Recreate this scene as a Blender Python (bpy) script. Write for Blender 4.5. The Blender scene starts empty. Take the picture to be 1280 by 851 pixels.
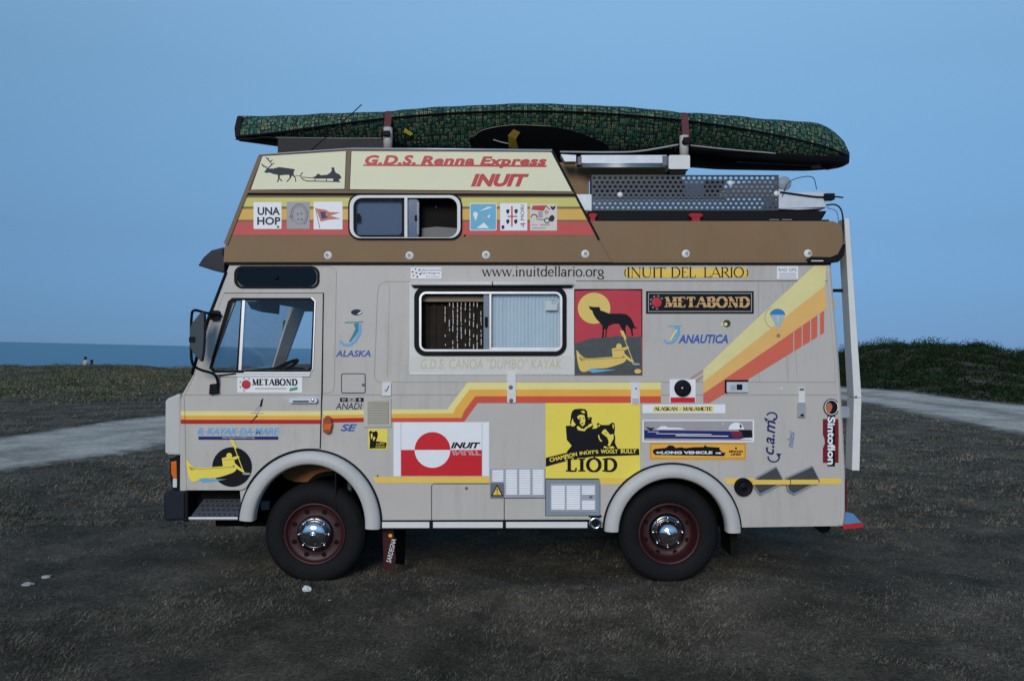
import bpy, bmesh, math, random
import numpy as np
from mathutils import Vector, Matrix
from mathutils.geometry import tessellate_polygon
random.seed(7); rng = np.random.default_rng(7)
R = math.radians
scene = bpy.context.scene
col = scene.collection

# ------------------------------------------------------------------ camera, sky, light, exposure
F = 1010.0; CX = 640.0; HY = 430.0; D = F / 165.0; ZC = 300 / 165.0    # photograph px at the van's side = 165 per metre
cam_data = bpy.data.cameras.new('camera')
cam_data.sensor_width = 36.0; cam_data.lens = 36.0 * F / 1280.0
cam_data.shift_y = 4.5 / 1280.0
cam_data.clip_start = 0.05; cam_data.clip_end = 60000
cam = bpy.data.objects.new('camera', cam_data); col.objects.link(cam)
cam.location = (0, -D, ZC); cam.rotation_euler = (R(90), 0, 0)
scene.camera = cam

SUN_EL, SUN_AZ = 22.0, 192.0       # soft afterglow low behind the camera (azimuth from +Y, clockwise)
world = bpy.data.worlds.new('World'); scene.world = world; world.use_nodes = True
wn = world.node_tree.nodes; wl_ = world.node_tree.links
sky = wn.new('ShaderNodeTexSky'); sky.sky_type = 'NISHITA'; sky.sun_disc = False
sky.sun_elevation = R(SUN_EL); sky.sun_rotation = R(SUN_AZ); sky.altitude = 0
sky.air_density = 1.0; sky.dust_density = 0.0; sky.ozone_density = 4.0
# dusk: the sky dims towards the whole horizon
_tc = wn.new('ShaderNodeTexCoord'); _sp = wn.new('ShaderNodeSeparateXYZ'); wl_.new(_tc.outputs['Generated'], _sp.inputs[0])
_rp = wn.new('ShaderNodeValToRGB'); _e = _rp.color_ramp.elements
_st = [(0.0, (.108, .222, .555)), (.027, (.133, .236, .495)), (.046, (.160, .258, .47)), (.125, (.312, .388, .485)), (.219, (.55, .625, .64)), (.308, (.82, .87, .79)), (.386, (1.16, 1.16, 1.0)), (1.0, (1.4, 1.4, 1.15))]
while len(_e) < len(_st): _e.new(.5)
for _q, (_p, _c) in zip(_e, _st): _q.position = _p; _q.color = (*_c, 1)
wl_.new(_sp.outputs['Z'], _rp.inputs[0])
_mx = wn.new('ShaderNodeMix'); _mx.data_type = 'RGBA'; _mx.blend_type = 'MULTIPLY'; _mx.inputs[0].default_value = 1.0
wl_.new(sky.outputs['Color'], _mx.inputs[6]); wl_.new(_rp.outputs[0], _mx.inputs[7]); wl_.new(_mx.outputs[2], wn['Background'].inputs['Color'])
wn['Background'].inputs['Strength'].default_value = 0.136

sun_d = bpy.data.lights.new('sun', 'SUN'); sun_d.energy = 1.55; sun_d.angle = R(22); sun_d.color = (1.0, 0.925, 0.84)
sun = bpy.data.objects.new('sun', sun_d); col.objects.link(sun)
sd = Vector((math.sin(R(SUN_AZ)) * math.cos(R(SUN_EL)), math.cos(R(SUN_AZ)) * math.cos(R(SUN_EL)), math.sin(R(SUN_EL))))
sun.rotation_euler = sd.to_track_quat('Z', 'Y').to_euler(); sun.location = (0, -10, 12)
scene.view_settings.view_transform = 'Standard'; scene.view_settings.look = 'None'
scene.view_settings.exposure = 0.15; scene.view_settings.gamma = 1.0
scene.view_settings.use_curve_mapping = False

# ------------------------------------------------------------------ materials
MATS = {}
def s2l(c):
    return tuple(((v / 255) / 12.92 if v / 255 <= 0.04045 else ((v / 255 + 0.055) / 1.055) ** 2.4) for v in c)
def mat(name, color, rough=0.5, metal=0.0, vary=0.12, scale=6.0, bump=0.0, bscale=60.0, coat=0.0, spec=0.5):
    if name in MATS: return MATS[name]
    m = bpy.data.materials.new(name); m.use_nodes = True
    nt = m.node_tree; b = nt.nodes['Principled BSDF']
    b.inputs['Roughness'].default_value = rough; b.inputs['Metallic'].default_value = metal
    b.inputs['Coat Weight'].default_value = coat; b.inputs['Specular IOR Level'].default_value = spec
    tc = nt.nodes.new('ShaderNodeNewGeometry')
    if vary:
        n = nt.nodes.new('ShaderNodeTexNoise'); n.inputs['Scale'].default_value = scale; n.inputs['Detail'].default_value = 6
        nt.links.new(tc.outputs['Position'], n.inputs['Vector'])
        mx = nt.nodes.new('ShaderNodeMix'); mx.data_type = 'RGBA'
        mx.inputs[6].default_value = (*[c * (1 - vary) for c in color], 1)
        mx.inputs[7].default_value = (*[min(1, c * (1 + vary)) for c in color], 1)
        nt.links.new(n.outputs['Fac'], mx.inputs[0]); nt.links.new(mx.outputs[2], b.inputs['Base Color'])
    else:
        b.inputs['Base Color'].default_value = (*color, 1)
    if bump:
        n2 = nt.nodes.new('ShaderNodeTexNoise'); n2.inputs['Scale'].default_value = bscale; n2.inputs['Detail'].default_value = 4
        nt.links.new(tc.outputs['Position'], n2.inputs['Vector'])
        bp = nt.nodes.new('ShaderNodeBump'); bp.inputs['Strength'].default_value = bump; bp.inputs['Distance'].default_value = 0.02
        nt.links.new(n2.outputs['Fac'], bp.inputs['Height']); nt.links.new(bp.outputs['Normal'], b.inputs['Normal'])
    MATS[name] = m; return m
def C(name, rgb, rough=0.45, **k):          # a printed / painted colour given as sRGB
    k.setdefault('spec', 0.3)
    return mat(name, s2l(rgb), rough, **k)
def glass(name, tint, refl=1.0, rough=0.02):
    m = bpy.data.materials.new(name); m.use_nodes = True; nt = m.node_tree; nt.nodes.clear()
    o = nt.nodes.new('ShaderNodeOutputMaterial'); t = nt.nodes.new('ShaderNodeBsdfTransparent'); t.inputs[0].default_value = (*tint, 1)
    g = nt.nodes.new('ShaderNodeBsdfGlossy'); g.inputs['Roughness'].default_value = rough; g.inputs[0].default_value = (refl, refl, refl, 1)
    lw = nt.nodes.new('ShaderNodeLayerWeight'); lw.inputs[0].default_value = 0.5        # Schlick reflectance, the same from both sides
    pw = nt.nodes.new('ShaderNodeMath'); pw.operation = 'POWER'; pw.inputs[1].default_value = 5; nt.links.new(lw.outputs['Facing'], pw.inputs[0])
    fr = nt.nodes.new('ShaderNodeMath'); fr.operation = 'MULTIPLY_ADD'; fr.inputs[1].default_value = 0.9; fr.inputs[2].default_value = 0.03; nt.links.new(pw.outputs[0], fr.inputs[0])
    mx = nt.nodes.new('ShaderNodeMixShader'); nt.links.new(fr.outputs[0], mx.inputs[0]); nt.links.new(t.outputs[0], mx.inputs[1])
    nt.links.new(g.outputs[0], mx.inputs[2]); nt.links.new(mx.outputs[0], o.inputs[0]); return m

BODY = mat('beige_paint', s2l((196, 190, 182)), 0.42, vary=0.06, scale=2.2, bump=0.02, bscale=9, coat=0.15)
def weather(m, amount=0.16):
    """rain streaks, fine grime and slightly wavy panels over a painted surface"""
    nt = m.node_tree; b = nt.nodes['Principled BSDF']; src = b.inputs['Base Color'].links[0].from_socket
    g = nt.nodes.new('ShaderNodeNewGeometry'); mp = nt.nodes.new('ShaderNodeMapping'); mp.inputs['Scale'].default_value = (6, 6, 0.9); nt.links.new(g.outputs['Position'], mp.inputs[0])
    n = nt.nodes.new('ShaderNodeTexNoise'); n.inputs['Scale'].default_value = 2.2; n.inputs['Detail'].default_value = 9; n.inputs['Roughness'].default_value = 0.68; nt.links.new(mp.outputs[0], n.inputs['Vector'])
    n2 = nt.nodes.new('ShaderNodeTexNoise'); n2.inputs['Scale'].default_value = 1.1; n2.inputs['Detail'].default_value = 8; n2.inputs['Roughness'].default_value = 0.7; nt.links.new(g.outputs['Position'], n2.inputs['Vector'])
    mu = nt.nodes.new('ShaderNodeMath'); mu.operation = 'MULTIPLY'; nt.links.new(n.outputs['Fac'], mu.inputs[0]); nt.links.new(n2.outputs['Fac'], mu.inputs[1])
    r = nt.nodes.new('ShaderNodeMapRange'); r.inputs[1].default_value = 0.24; r.inputs[2].default_value = 0.42; r.inputs[3].default_value = 0; r.inputs[4].default_value = amount * 2.6; nt.links.new(mu.outputs[0], r.inputs[0])
    mx = nt.nodes.new('ShaderNodeMix'); mx.data_type = 'RGBA'; mx.inputs[7].default_value = (0.24, 0.205, 0.165, 1); nt.links.new(r.outputs[0], mx.inputs[0]); nt.links.new(src, mx.inputs[6]); nt.links.new(mx.outputs[2], b.inputs['Base Color'])
    r2 = nt.nodes.new('ShaderNodeMapRange'); r2.inputs[3].default_value = b.inputs['Roughness'].default_value - .08; r2.inputs[4].default_value = b.inputs['Roughness'].default_value + .18; nt.links.new(n2.outputs['Fac'], r2.inputs[0]); nt.links.new(r2.outputs[0], b.inputs['Roughness'])
    n3 = nt.nodes.new('ShaderNodeTexNoise'); n3.inputs['Scale'].default_value = 2.6; n3.inputs['Detail'].default_value = 1; nt.links.new(g.outputs['Position'], n3.inputs['Vector'])
    bp = nt.nodes.new('ShaderNodeBump'); bp.inputs['Strength'].default_value = 0.25; bp.inputs['Distance'].default_value = 0.03; nt.links.new(n3.outputs['Fac'], bp.inputs['Height']); nt.links.new(bp.outputs['Normal'], b.inputs['Normal'])
weather(BODY, 0.11)
BODY_D = mat('panel_seam_paint', s2l((160, 155, 150)), 0.5, vary=0.05)
FLARE = mat('flare_plastic', s2l((196, 194, 190)), 0.5, vary=0.08, scale=5)
BROWN = mat('brown_paint', s2l((136, 107, 73)), 0.6, vary=0.10, scale=3, bump=0.05, bscale=40)
weather(BROWN, 0.06)
BROWN2 = mat('brown_strip', s2l((120, 98, 74)), 0.6, vary=0.10, scale=8)
weather(FLARE, 0.06)
CREAM = C('cream_board', (234, 231, 196), 0.45, vary=0.04)
BLACK = mat('black_rubber', (0.006, 0.0065, 0.008), 0.6, vary=0.2, spec=0.15)
INK = mat('black_print', (0.007, 0.008, 0.011), 0.5, vary=0.15, spec=0.15)
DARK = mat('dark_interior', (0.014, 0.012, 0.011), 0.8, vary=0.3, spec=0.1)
CHASSIS = mat('chassis_black', (0.007, 0.007, 0.0075), 0.8, vary=0.3, spec=0.1)
TYRE = mat('tyre_rubber', (0.0085, 0.009, 0.0105), 0.8, vary=0.3, scale=14, bump=0.15, bscale=50, spec=0.2)
RIM = mat('dark_red_rim', s2l((54, 17, 18)), 0.5, vary=0.25, scale=9, bump=0.05)
HUBR = mat('dull_steel', (0.16, 0.16, 0.17), 0.22, 1.0, vary=0.3, scale=20)
CHROME = mat('chrome', (0.82, 0.82, 0.84), 0.08, 1.0, vary=0.04)
ALU = mat('aluminium', (0.62, 0.63, 0.65), 0.42, 0.9, vary=0.12, scale=12)
ALUP = mat('pale_metal_plate', s2l((205, 210, 216)), 0.45, 0.25, vary=0.14, scale=18, bump=0.04, bscale=30)
WHITE = C('white_vinyl', (244, 244, 246), 0.4, vary=0.05)
WHITE2 = C('white_paint', (228, 227, 223), 0.4, vary=0.07, scale=9)
OFFW = C('offwhite_panel', (222, 217, 208), 0.45, vary=0.05)
YEL = C('stripe_yellow', (246, 230, 150), 0.4, vary=0.07)
ORA = C('stripe_orange', (246, 184, 78), 0.4, vary=0.08)
RED = C('stripe_red', (222, 88, 66), 0.4, vary=0.10)
DRED = C('deep_red', (190, 34, 34), 0.4, vary=0.08)
LIME = C('upper_stripe_lime', (214, 208, 118), 0.45, vary=0.08)
UORA = C('upper_stripe_orange', (228, 182, 88), 0.45, vary=0.08)
URED = C('upper_stripe_red', (206, 84, 80), 0.45, vary=0.08)
STYEL = C('sticker_yellow', (250, 226, 92), 0.4, vary=0.06)
GOLD = C('gold_tape', (248, 206, 92), 0.4, vary=0.08)
FLAGRED = C('flag_red', (214, 36, 48), 0.4, vary=0.05)
TXTRED = C('letter_red', (196, 52, 60), 0.4, vary=0.06)
BLUE = C('letter_blue', (54, 100, 176), 0.4, vary=0.15)
LBLUE = C('pale_blue_print', (110, 178, 222), 0.4, vary=0.1)
NAVY = C('navy_print', (34, 40, 104), 0.4, vary=0.15)
DNAVY = C('dark_navy_print', (22, 31, 52), 0.5, vary=0.12)
TEAL = C('teal_print', (48, 140, 150), 0.4, vary=0.15)
GREYP = C('grey_print', (170, 166, 168), 0.45, vary=0.12)
GREYM = C('grey_metal_paint', (140, 152, 162), 0.45, vary=0.08)
MID = C('mid_grey_print', (110, 112, 120), 0.5, vary=0.1)
TAN = C('tan_letter', (204, 196, 164), 0.45, vary=0.08)
BRONZE = C('bronze_print', (214, 172, 118), 0.4, vary=0.1)
POSTRED = C('poster_red', (200, 60, 74), 0.45, vary=0.08)
POSTYEL = C('poster_yellow', (236, 204, 110), 0.45, vary=0.06)
POSTGR = C('poster_dark', (78, 84, 84), 0.45, vary=0.25, scale=20)
GREENP = C('green_print', (90, 160, 120), 0.4, vary=0.1)
AMBER = mat('amber_lens', s2l((224, 112, 40)), 0.2, vary=0.15, scale=40)
AMBERD = mat('orange_brown_lens', s2l((168, 74, 50)), 0.3, vary=0.15, scale=40)
REDLENS = mat('red_lens', s2l((170, 30, 34)), 0.2, vary=0.15, scale=40)
CLEARL = mat('clear_lens', (0.7, 0.7, 0.72), 0.15, vary=0.1)
SEAT = mat('seat_fabric', s2l((96, 98, 104)), 0.85, vary=0.2, scale=25)
BLIND = mat('pale_blue_blind', s2l((196, 212, 220)), 0.5, vary=0.06, scale=9)
CURT = mat('bead_string', s2l((196, 192, 186)), 0.5, vary=0.3, scale=40)
TANW = mat('tan_trim', s2l((150, 130, 108)), 0.7, vary=0.2)
BLUEB = mat('blue_blind', s2l((26, 58, 100)), 0.5, vary=0.15, scale=10)
ROPE = mat('rope', (0.35, 0.34, 0.32), 0.8, vary=0.2)
CABG = glass('cab_glass', (0.95, 0.965, 0.97))
WING = glass('window_glass', (0.96, 0.97, 0.975))

# ------------------------------------------------------------------ geometry helpers
WL = {}                                     # world location of every object made
def wx(px, y=0.0): return (px - CX) * (D + y) / F
def wz(py, y=0.0): return ZC - (py - HY) * (D + y) / F
def link(name, verts, faces, m, parent=None, smooth=False, label=None):
    v = np.asarray(verts, dtype=float)
    c = (v.min(0) + v.max(0)) / 2
    me = bpy.data.meshes.new(name); me.from_pydata((v - c).tolist(), [], faces); me.update()
    if m: me.materials.append(m)
    if smooth:
        me.polygons.foreach_set('use_smooth', [True] * len(me.polygons))
    o = bpy.data.objects.new(name, me); col.objects.link(o)
    WL[o.name] = Vector(c)
    if parent is not None:
        o.parent = parent; o.location = Vector(c) - WL[parent.name]
    else: o.location = c
    if label: o['label'] = label
    return o
def fix(o, bevel=0.0, seg=1, ang=40, smooth=False):
    bm = bmesh.new(); bm.from_mesh(o.data)
    bmesh.ops.remove_doubles(bm, verts=bm.verts, dist=1e-5)
    bmesh.ops.recalc_face_normals(bm, faces=bm.faces)
    bm.to_mesh(o.data); bm.free()
    if smooth:
        o.data.polygons.foreach_set('use_smooth', [True] * len(o.data.polygons))
    if bevel:
        b = o.modifiers.new('bevel', 'BEVEL'); b.width = bevel; b.segments = seg; b.limit_method = 'ANGLE'; b.angle_limit = R(ang)
    return o
def thing(name, loc, label, cat, group=None):
    e = bpy.data.objects.new(name, None); col.objects.link(e); e.location = loc; e.empty_display_size = 0.2
    WL[e.name] = Vector(loc); e['label'] = label; e['category'] = cat
    if group: e['group'] = group
    return e
def tag(o, label, cat, group=None):
    o['label'] = label; o['category'] = cat
    if group: o['group'] = group
    return o
# 2-D shapes, in photograph pixels
def rect(x0, y0, x1, y1): return [(x0, y0), (x1, y0), (x1, y1), (x0, y1)]
def ell(cx, cy, rx, ry=None, a0=0, a1=360, n=28, end=False):
    ry = rx if ry is None else ry
    k = n + 1 if end else n
    return [(cx + rx * math.cos(R(a0 + (a1 - a0) * i / n)), cy + ry * math.sin(R(a0 + (a1 - a0) * i / n))) for i in range(k)]
def rr(x0, y0, x1, y1, r, n=6):
    p = []
    for cx, cy, a in ((x1 - r, y1 - r, 0), (x0 + r, y1 - r, 90), (x0 + r, y0 + r, 180), (x1 - r, y0 + r, 270)):
        p += ell(cx, cy, r, r, a, a + 90, n, True)
    return p
def ribbon(pts, w, closed=False, w2=None):
    pts = [Vector(p) for p in pts]; n = len(pts); out = []; L = []; Rr = []
    for i, p in enumerate(pts):
        a = pts[(i - 1) % n] if (closed or i) else p; b = pts[(i + 1) % n] if (closed or i < n - 1) else p
        d = (b - a); d = d.normalized() if d.length else Vector((1, 0)); nn = Vector((-d.y, d.x))
        ww = w if w2 is None else w + (w2 - w) * i / max(1, n - 1)
        L.append(p + nn * ww / 2); Rr.append(p - nn * ww / 2)
    for i in range(n if closed else n - 1):
        j = (i + 1) % n
        out.append([tuple(L[i]), tuple(L[j]), tuple(Rr[j]), tuple(Rr[i])])
    return out
def smooth_poly(pts, k=4):
    n = len(pts); out = []
    for i in range(n):
        p0, p1, p2, p3 = [Vector(pts[(i + j - 1) % n]) for j in range(4)]
        for s in range(k):
            t = s / k
            out.append(tuple(0.5 * ((2 * p1) + (p2 - p0) * t + (2 * p0 - 5 * p1 + 4 * p2 - p3) * t * t + (3 * p1 - p0 - 3 * p2 + p3) * t ** 3)))
    return out
def spl(pts, k=6):                           # open Catmull-Rom, 2-D or 3-D
    P = [Vector(p) for p in pts]; P = [P[0] * 2 - P[1]] + P + [P[-1] * 2 - P[-2]]; out = []
    for i in range(1, len(P) - 2):
        for s in range(k):
            t = s / k
            out.append(0.5 * ((2 * P[i]) + (P[i + 1] - P[i - 1]) * t + (2 * P[i - 1] - 5 * P[i] + 4 * P[i + 1] - P[i + 2]) * t * t + (3 * P[i] - P[i - 1] - 3 * P[i + 1] + P[i + 2]) * t ** 3))
    out.append(P[-2]); return out
def plate(name, parent, m, loops, y, th=0.0, md=None, islands=None, bevel=0.0, label=None, jit=True, smooth=False):
    """outline(s) in photograph px, mapped at depth md (default y); front face at y, thickness th going back"""
    md = y if md is None else md
    if name == 'print' and islands is not None and len(islands) > 1:      # pieces of print that stand apart are prints of their own
        bb = [(min(p[0] for p in l[0]) - .5, min(p[1] for p in l[0]) - .5, max(p[0] for p in l[0]) + .5, max(p[1] for p in l[0]) + .5) for l in islands]
        g = list(range(len(islands)))
        for i in range(len(islands)):
            for j in range(i):
                if bb[i][0] < bb[j][2] and bb[j][0] < bb[i][2] and bb[i][1] < bb[j][3] and bb[j][1] < bb[i][3]:
                    a, b_ = g[i], g[j]; g = [b_ if q == a else q for q in g]
        ks = sorted(set(g))
        if 1 < len(ks) <= 14:
            return [plate(name + ' ', parent, m, None, y, th, md, [l for l, q in zip(islands, g) if q == k], bevel, label, jit, smooth) for k in ks][0]
    name = name.strip()
    V = []; Fc = []
    for k, lp in enumerate(islands if islands is not None else [loops]):
        base = len(V); flat = [p for l in lp for p in l]
        yy = y - (k * 2e-5 if jit and islands is not None else 0)
        tris = tessellate_polygon([[Vector((p[0], -p[1], 0)) for p in l] for l in lp])
        V += [(wx(p[0], md), yy, wz(p[1], md)) for p in flat]
        tr = []
        for t in tris:
            a, b, c = [flat[i] for i in t]
            s = (b[0] - a[0]) * (c[1] - a[1]) - (b[1] - a[1]) * (c[0] - a[0])
            if abs(s) < 1e-9: continue
            tr.append(t if s < 0 else (t[0], t[2], t[1]))     # front normals towards -Y
        Fc += [tuple(base + i for i in t) for t in tr]
        if th:
            n = len(flat); V += [(v[0], yy + th, v[2]) for v in V[base:base + n]]
            Fc += [tuple(base + n + i for i in reversed(t)) for t in tr]
            s = 0
            for l in lp:
                for i in range(len(l)):
                    j = (i + 1) % len(l)
                    Fc.append((base + s + i, base + s + j, base + n + s + j, base + n + s + i))
                s += len(l)
    o = link(name, V, Fc, m, parent, label=label)
    if th: fix(o, bevel, 2 if bevel else 1, 50, smooth)
    return o
def box(name, parent, m, x0, x1, y0, y1, z0, z1, bevel=0.004, label=None):
    V = [(x, y, z) for x in (x0, x1) for y in (y0, y1) for z in (z0, z1)]
    Fc = [(0, 1, 3, 2), (4, 6, 7, 5), (0, 4, 5, 1), (2, 3, 7, 6), (0, 2, 6, 4), (1, 5, 7, 3)]
    o = link(name, V, Fc, m, parent, label=label); return fix(o, bevel, 2)
def tube(name, parent, m, pts, r, n=8, k=6, label=None, straight=False):
    P = [Vector(p) for p in pts] if straight else spl(pts, k)
    V = []; Fc = []; up = Vector((0.13, 0.31, 0.94))
    for i, p in enumerate(P):
        d = (P[min(i + 1, len(P) - 1)] - P[max(i - 1, 0)]).normalized()
        a = d.cross(up); a = a.normalized() if a.length > 1e-4 else Vector((1, 0, 0)); b = d.cross(a)
        V += [tuple(p + a * r * math.cos(2 * math.pi * q / n) + b * r * math.sin(2 * math.pi * q / n)) for q in range(n)]
    for i in range(len(P) - 1):
        for q in range(n):
            Fc.append((i * n + q, i * n + (q + 1) % n, (i + 1) * n + (q + 1) % n, (i + 1) * n + q))
    Fc += [tuple(range(n)), tuple(range(len(P) * n - n, len(P) * n))]
    o = link(name, V, Fc, m, parent, True, label); return fix(o, smooth=True)
def lathe(name, parent, m, prof, cx, cz, n=40, label=None, axis='y'):
    """prof: list of (radius, y) spun about an axis parallel to Y through (cx, cz)"""
    V = []; Fc = []
    for r, y in prof:
        V += [(cx + r * math.cos(2 * math.pi * i / n), y, cz + r * math.sin(2 * math.pi * i / n)) for i in range(n)]
    for k in range(len(prof) - 1):
        for i in range(n):
            Fc.append((k * n + i, k * n + (i + 1) % n, (k + 1) * n + (i + 1) % n, (k + 1) * n + i))
    o = link(name, V, Fc, m, parent, True, label)
    fix(o, smooth=True)
    return o
def dome(name, parent, m, px, py, r, y, h, label=None, n=20):
    """round button of radius r px bulging h metres towards the viewer from depth y"""
    rm = r * (D + y) / F
    return lathe(name, parent, m, [(rm, y)] + [(rm * math.cos(R(a)), y - h * math.sin(R(a))) for a in (15, 35, 55, 75, 88)] + [(1e-4, y - h)], wx(px, y), wz(py, y), n, label)

# ---- lettering
FONTC = {}
def font_tris(s, shear, bold, space):
    key = (s, shear, bold, space)
    if key in FONTC: return FONTC[key]
    cu = bpy.data.curves.new('lettering', 'FONT'); cu.body = s; cu.size = 1; cu.shear = shear; cu.offset = bold; cu.space_character = space
    cu.resolution_u = 3; cu.dimensions = '2D'; cu.fill_mode = 'FRONT'
    ob = bpy.data.objects.new('lettering', cu); col.objects.link(ob)
    dg = bpy.context.evaluated_depsgraph_get(); me = bpy.data.meshes.new_from_object(ob.evaluated_get(dg))
    V = [tuple(v.co) for v in me.vertices]; Fc = [tuple(p.vertices) for p in me.polygons]
    bpy.data.objects.remove(ob); bpy.data.curves.remove(cu); bpy.data.meshes.remove(me)
    FONTC[key] = (V, Fc); return V, Fc
def arc(cx, cy, rx, ry, a0, a1, n=10): return ell(cx, cy, rx, ry, a0, a1, n, True)
# serif stroke alphabet: glyph -> (advance, [(points, flags)])   flags: s/e serif at start/end, t thin, h thin whole
def glyphs():
    st = lambda x, a=0, b=1: ([(x, a), (x, b)], 'se')
    g = {}
    g['A'] = (.92, [([(.04, 0), (.46, 1)], 'st'), ([(.46, 1), (.88, 0)], 'e'), ([(.2, .34), (.72, .34)], 't')])
    g['B'] = (.78, [st(.16), ([(.16, .98), (.4, .98)] + arc(.4, .76, .24, .22, 90, -90) + [(.16, .54)], ''), ([(.16, .52), (.42, .52)] + arc(.42, .27, .28, .25, 90, -90) + [(.16, .02)], '')])
    g['D'] = (.95, [st(.16), ([(.16, .98), (.4, .98)] + arc(.4, .5, .44, .48, 90, -90, 14) + [(.16, .02)], '')])
    g['E'] = (.72, [st(.16), ([(.16, .97), (.62, .97)], 't'), ([(.62, 1), (.64, .78)], 't'), ([(.16, .52), (.5, .52)], 't'), ([(.16, .03), (.64, .03)], 't'), ([(.64, 0), (.67, .24)], 't')])
    g['I'] = (.36, [st(.18)])
    g['K'] = (.86, [st(.16), ([(.18, .42), (.7, 1)], 'et'), ([(.34, .58), (.78, 0)], 'e')])
    g['L'] = (.7, [st(.16), ([(.16, .03), (.6, .03)], 't'), ([(.6, 0), (.65, .28)], 't')])
    g['M'] = (1.12, [([(.12, 0), (.16, 1)], 'set'), ([(.16, 1), (.54, .04)], ''), ([(.54, .04), (.92, 1)], 't'), ([(.92, 1), (.98, 0)], 'se')])
    g['N'] = (.95, [([(.14, 0), (.14, 1)], 'set'), ([(.14, 1), (.8, 0)], ''), ([(.8, 0), (.8, 1)], 'et')])
    g['O'] = (1.02, [(arc(.5, .5, .43, .49, 0, 360, 24), '')])
    g['R'] = (.84, [st(.16), ([(.16, .98), (.4, .98)] + arc(.4, .74, .25, .24, 90, -90) + [(.16, .5)], ''), ([(.38, .5), (.8, 0)], 'e')])
    g['S'] = (.66, [(arc(.33, .74, .22, .24, 20, 200, 9) + [(.3, .54)] + arc(.33, .26, .25, .25, 60, -160, 11), '')])
    g['T'] = (.8, [([(.4, 0), (.4, 1)], 's'), ([(.04, .97), (.76, .97)], 't'), ([(.05, 1), (.03, .76)], 't'), ([(.75, 1), (.77, .76)], 't')])
    g['U'] = (.92, [([(.14, 1), (.14, .32)] + arc(.45, .32, .31, .3, 180, 270), 's'), (arc(.45, .32, .31, .3, 270, 360) + [(.76, 1)], 'et')])
    g['-'] = (.5, [([(.08, .4), (.42, .4)], '')])
    g['.'] = (.3, [([(.14, 0), (.14, .13)], 'd')])
    g[' '] = (.4, [])
    x = .66
    g['w'] = (1.0, [([(.06, x), (.3, 0)], 's'), ([(.3, 0), (.5, x)], 't'), ([(.5, x), (.72, 0)], 's'), ([(.72, 0), (.94, x)], 'et')])
    g['i'] = (.34, [st(.18, 0, x), ([(.18, .86), (.18, .98)], 'd')])
    g['n'] = (.72, [st(.16, 0, x), ([(.18, .45)] + arc(.37, .45, .19, .19, 150, 0) + [(.56, 0)], 'e')])
    g['u'] = (.72, [([(.16, x), (.16, .2)] + arc(.34, .2, .18, .19, 180, 330), 's'), st(.56, 0, x)])
    g['t'] = (.44, [([(.2, .88), (.2, .14)] + arc(.34, .14, .13, .13, 180, 300), ''), ([(.04, x - .03), (.4, x - .03)], 't')])
    g['d'] = (.74, [(arc(.34, .33, .26, .33, 0, 360, 18), ''), st(.58, 0, 1.02)])
    g['e'] = (.62, [([(.07, .36), (.54, .36)] + arc(.31, .34, .24, .32, 5, 320, 16), '')])
    g['l'] = (.34, [st(.18, 0, 1.02)])
    g['a'] = (.64, [(arc(.3, .44, .19, .22, 160, 0) + [(.49, 0)], 'e'), (arc(.27, .18, .2, .18, 0, 360, 14), '')])
    g['r'] = (.5, [st(.16, 0, x), ([(.18, .46)] + arc(.36, .46, .16, .19, 150, 40), '')])
    g['o'] = (.7, [(arc(.35, .33, .28, .34, 0, 360, 18), '')])
    g['g'] = (.7, [(arc(.33, .42, .22, .23, 0, 360, 16), ''), ([(.22, .2), (.16, .1), (.5, .02)] + arc(.33, -.14, .27, .16, 40, -210, 16), '')])
    return g
GL = glyphs()
def serif_quads(s, thick, thin, ser=None, sp=0.0):
    out = []; ox = 0; ser = ser if ser is not None else thick * 1.1
    for ch in s:
        adv, strokes = GL[ch]; adv += sp
        for pts, fl in strokes:
            n = len(pts); L = []; Q = []
            for i in range(n):
                a = Vector(pts[max(i - 1, 0)]); b = Vector(pts[min(i + 1, n - 1)]); d = (b - a).normalized()
                if 'd' in fl: w = max(thick, .1)
                elif 't' in fl: w = thin
                else: w = thin + (thick - thin) * abs(d.y) ** .8
                nn = Vector((-d.y, d.x)); p = Vector(pts[i]) + Vector((ox, 0))
                L.append(p + nn * w / 2); Q.append(p - nn * w / 2)
            for i in range(n - 1): out.append([L[i], L[i + 1], Q[i + 1], Q[i]])
            for c, e in (('s', pts[0]), ('e', pts[-1])):
                if c in fl:
                    y0 = e[1]; w = ser if 't' not in fl else ser * .8; hh = thin * .9
                    s0, s1 = (y0, y0 + hh) if y0 < .3 else (y0 - hh, y0)
                    out.append([Vector((ox + e[0] - w, s0)), Vector((ox + e[0] + w, s0)), Vector((ox + e[0] + w, s1)), Vector((ox + e[0] - w, s1))])
        ox += adv
    return out
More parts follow.
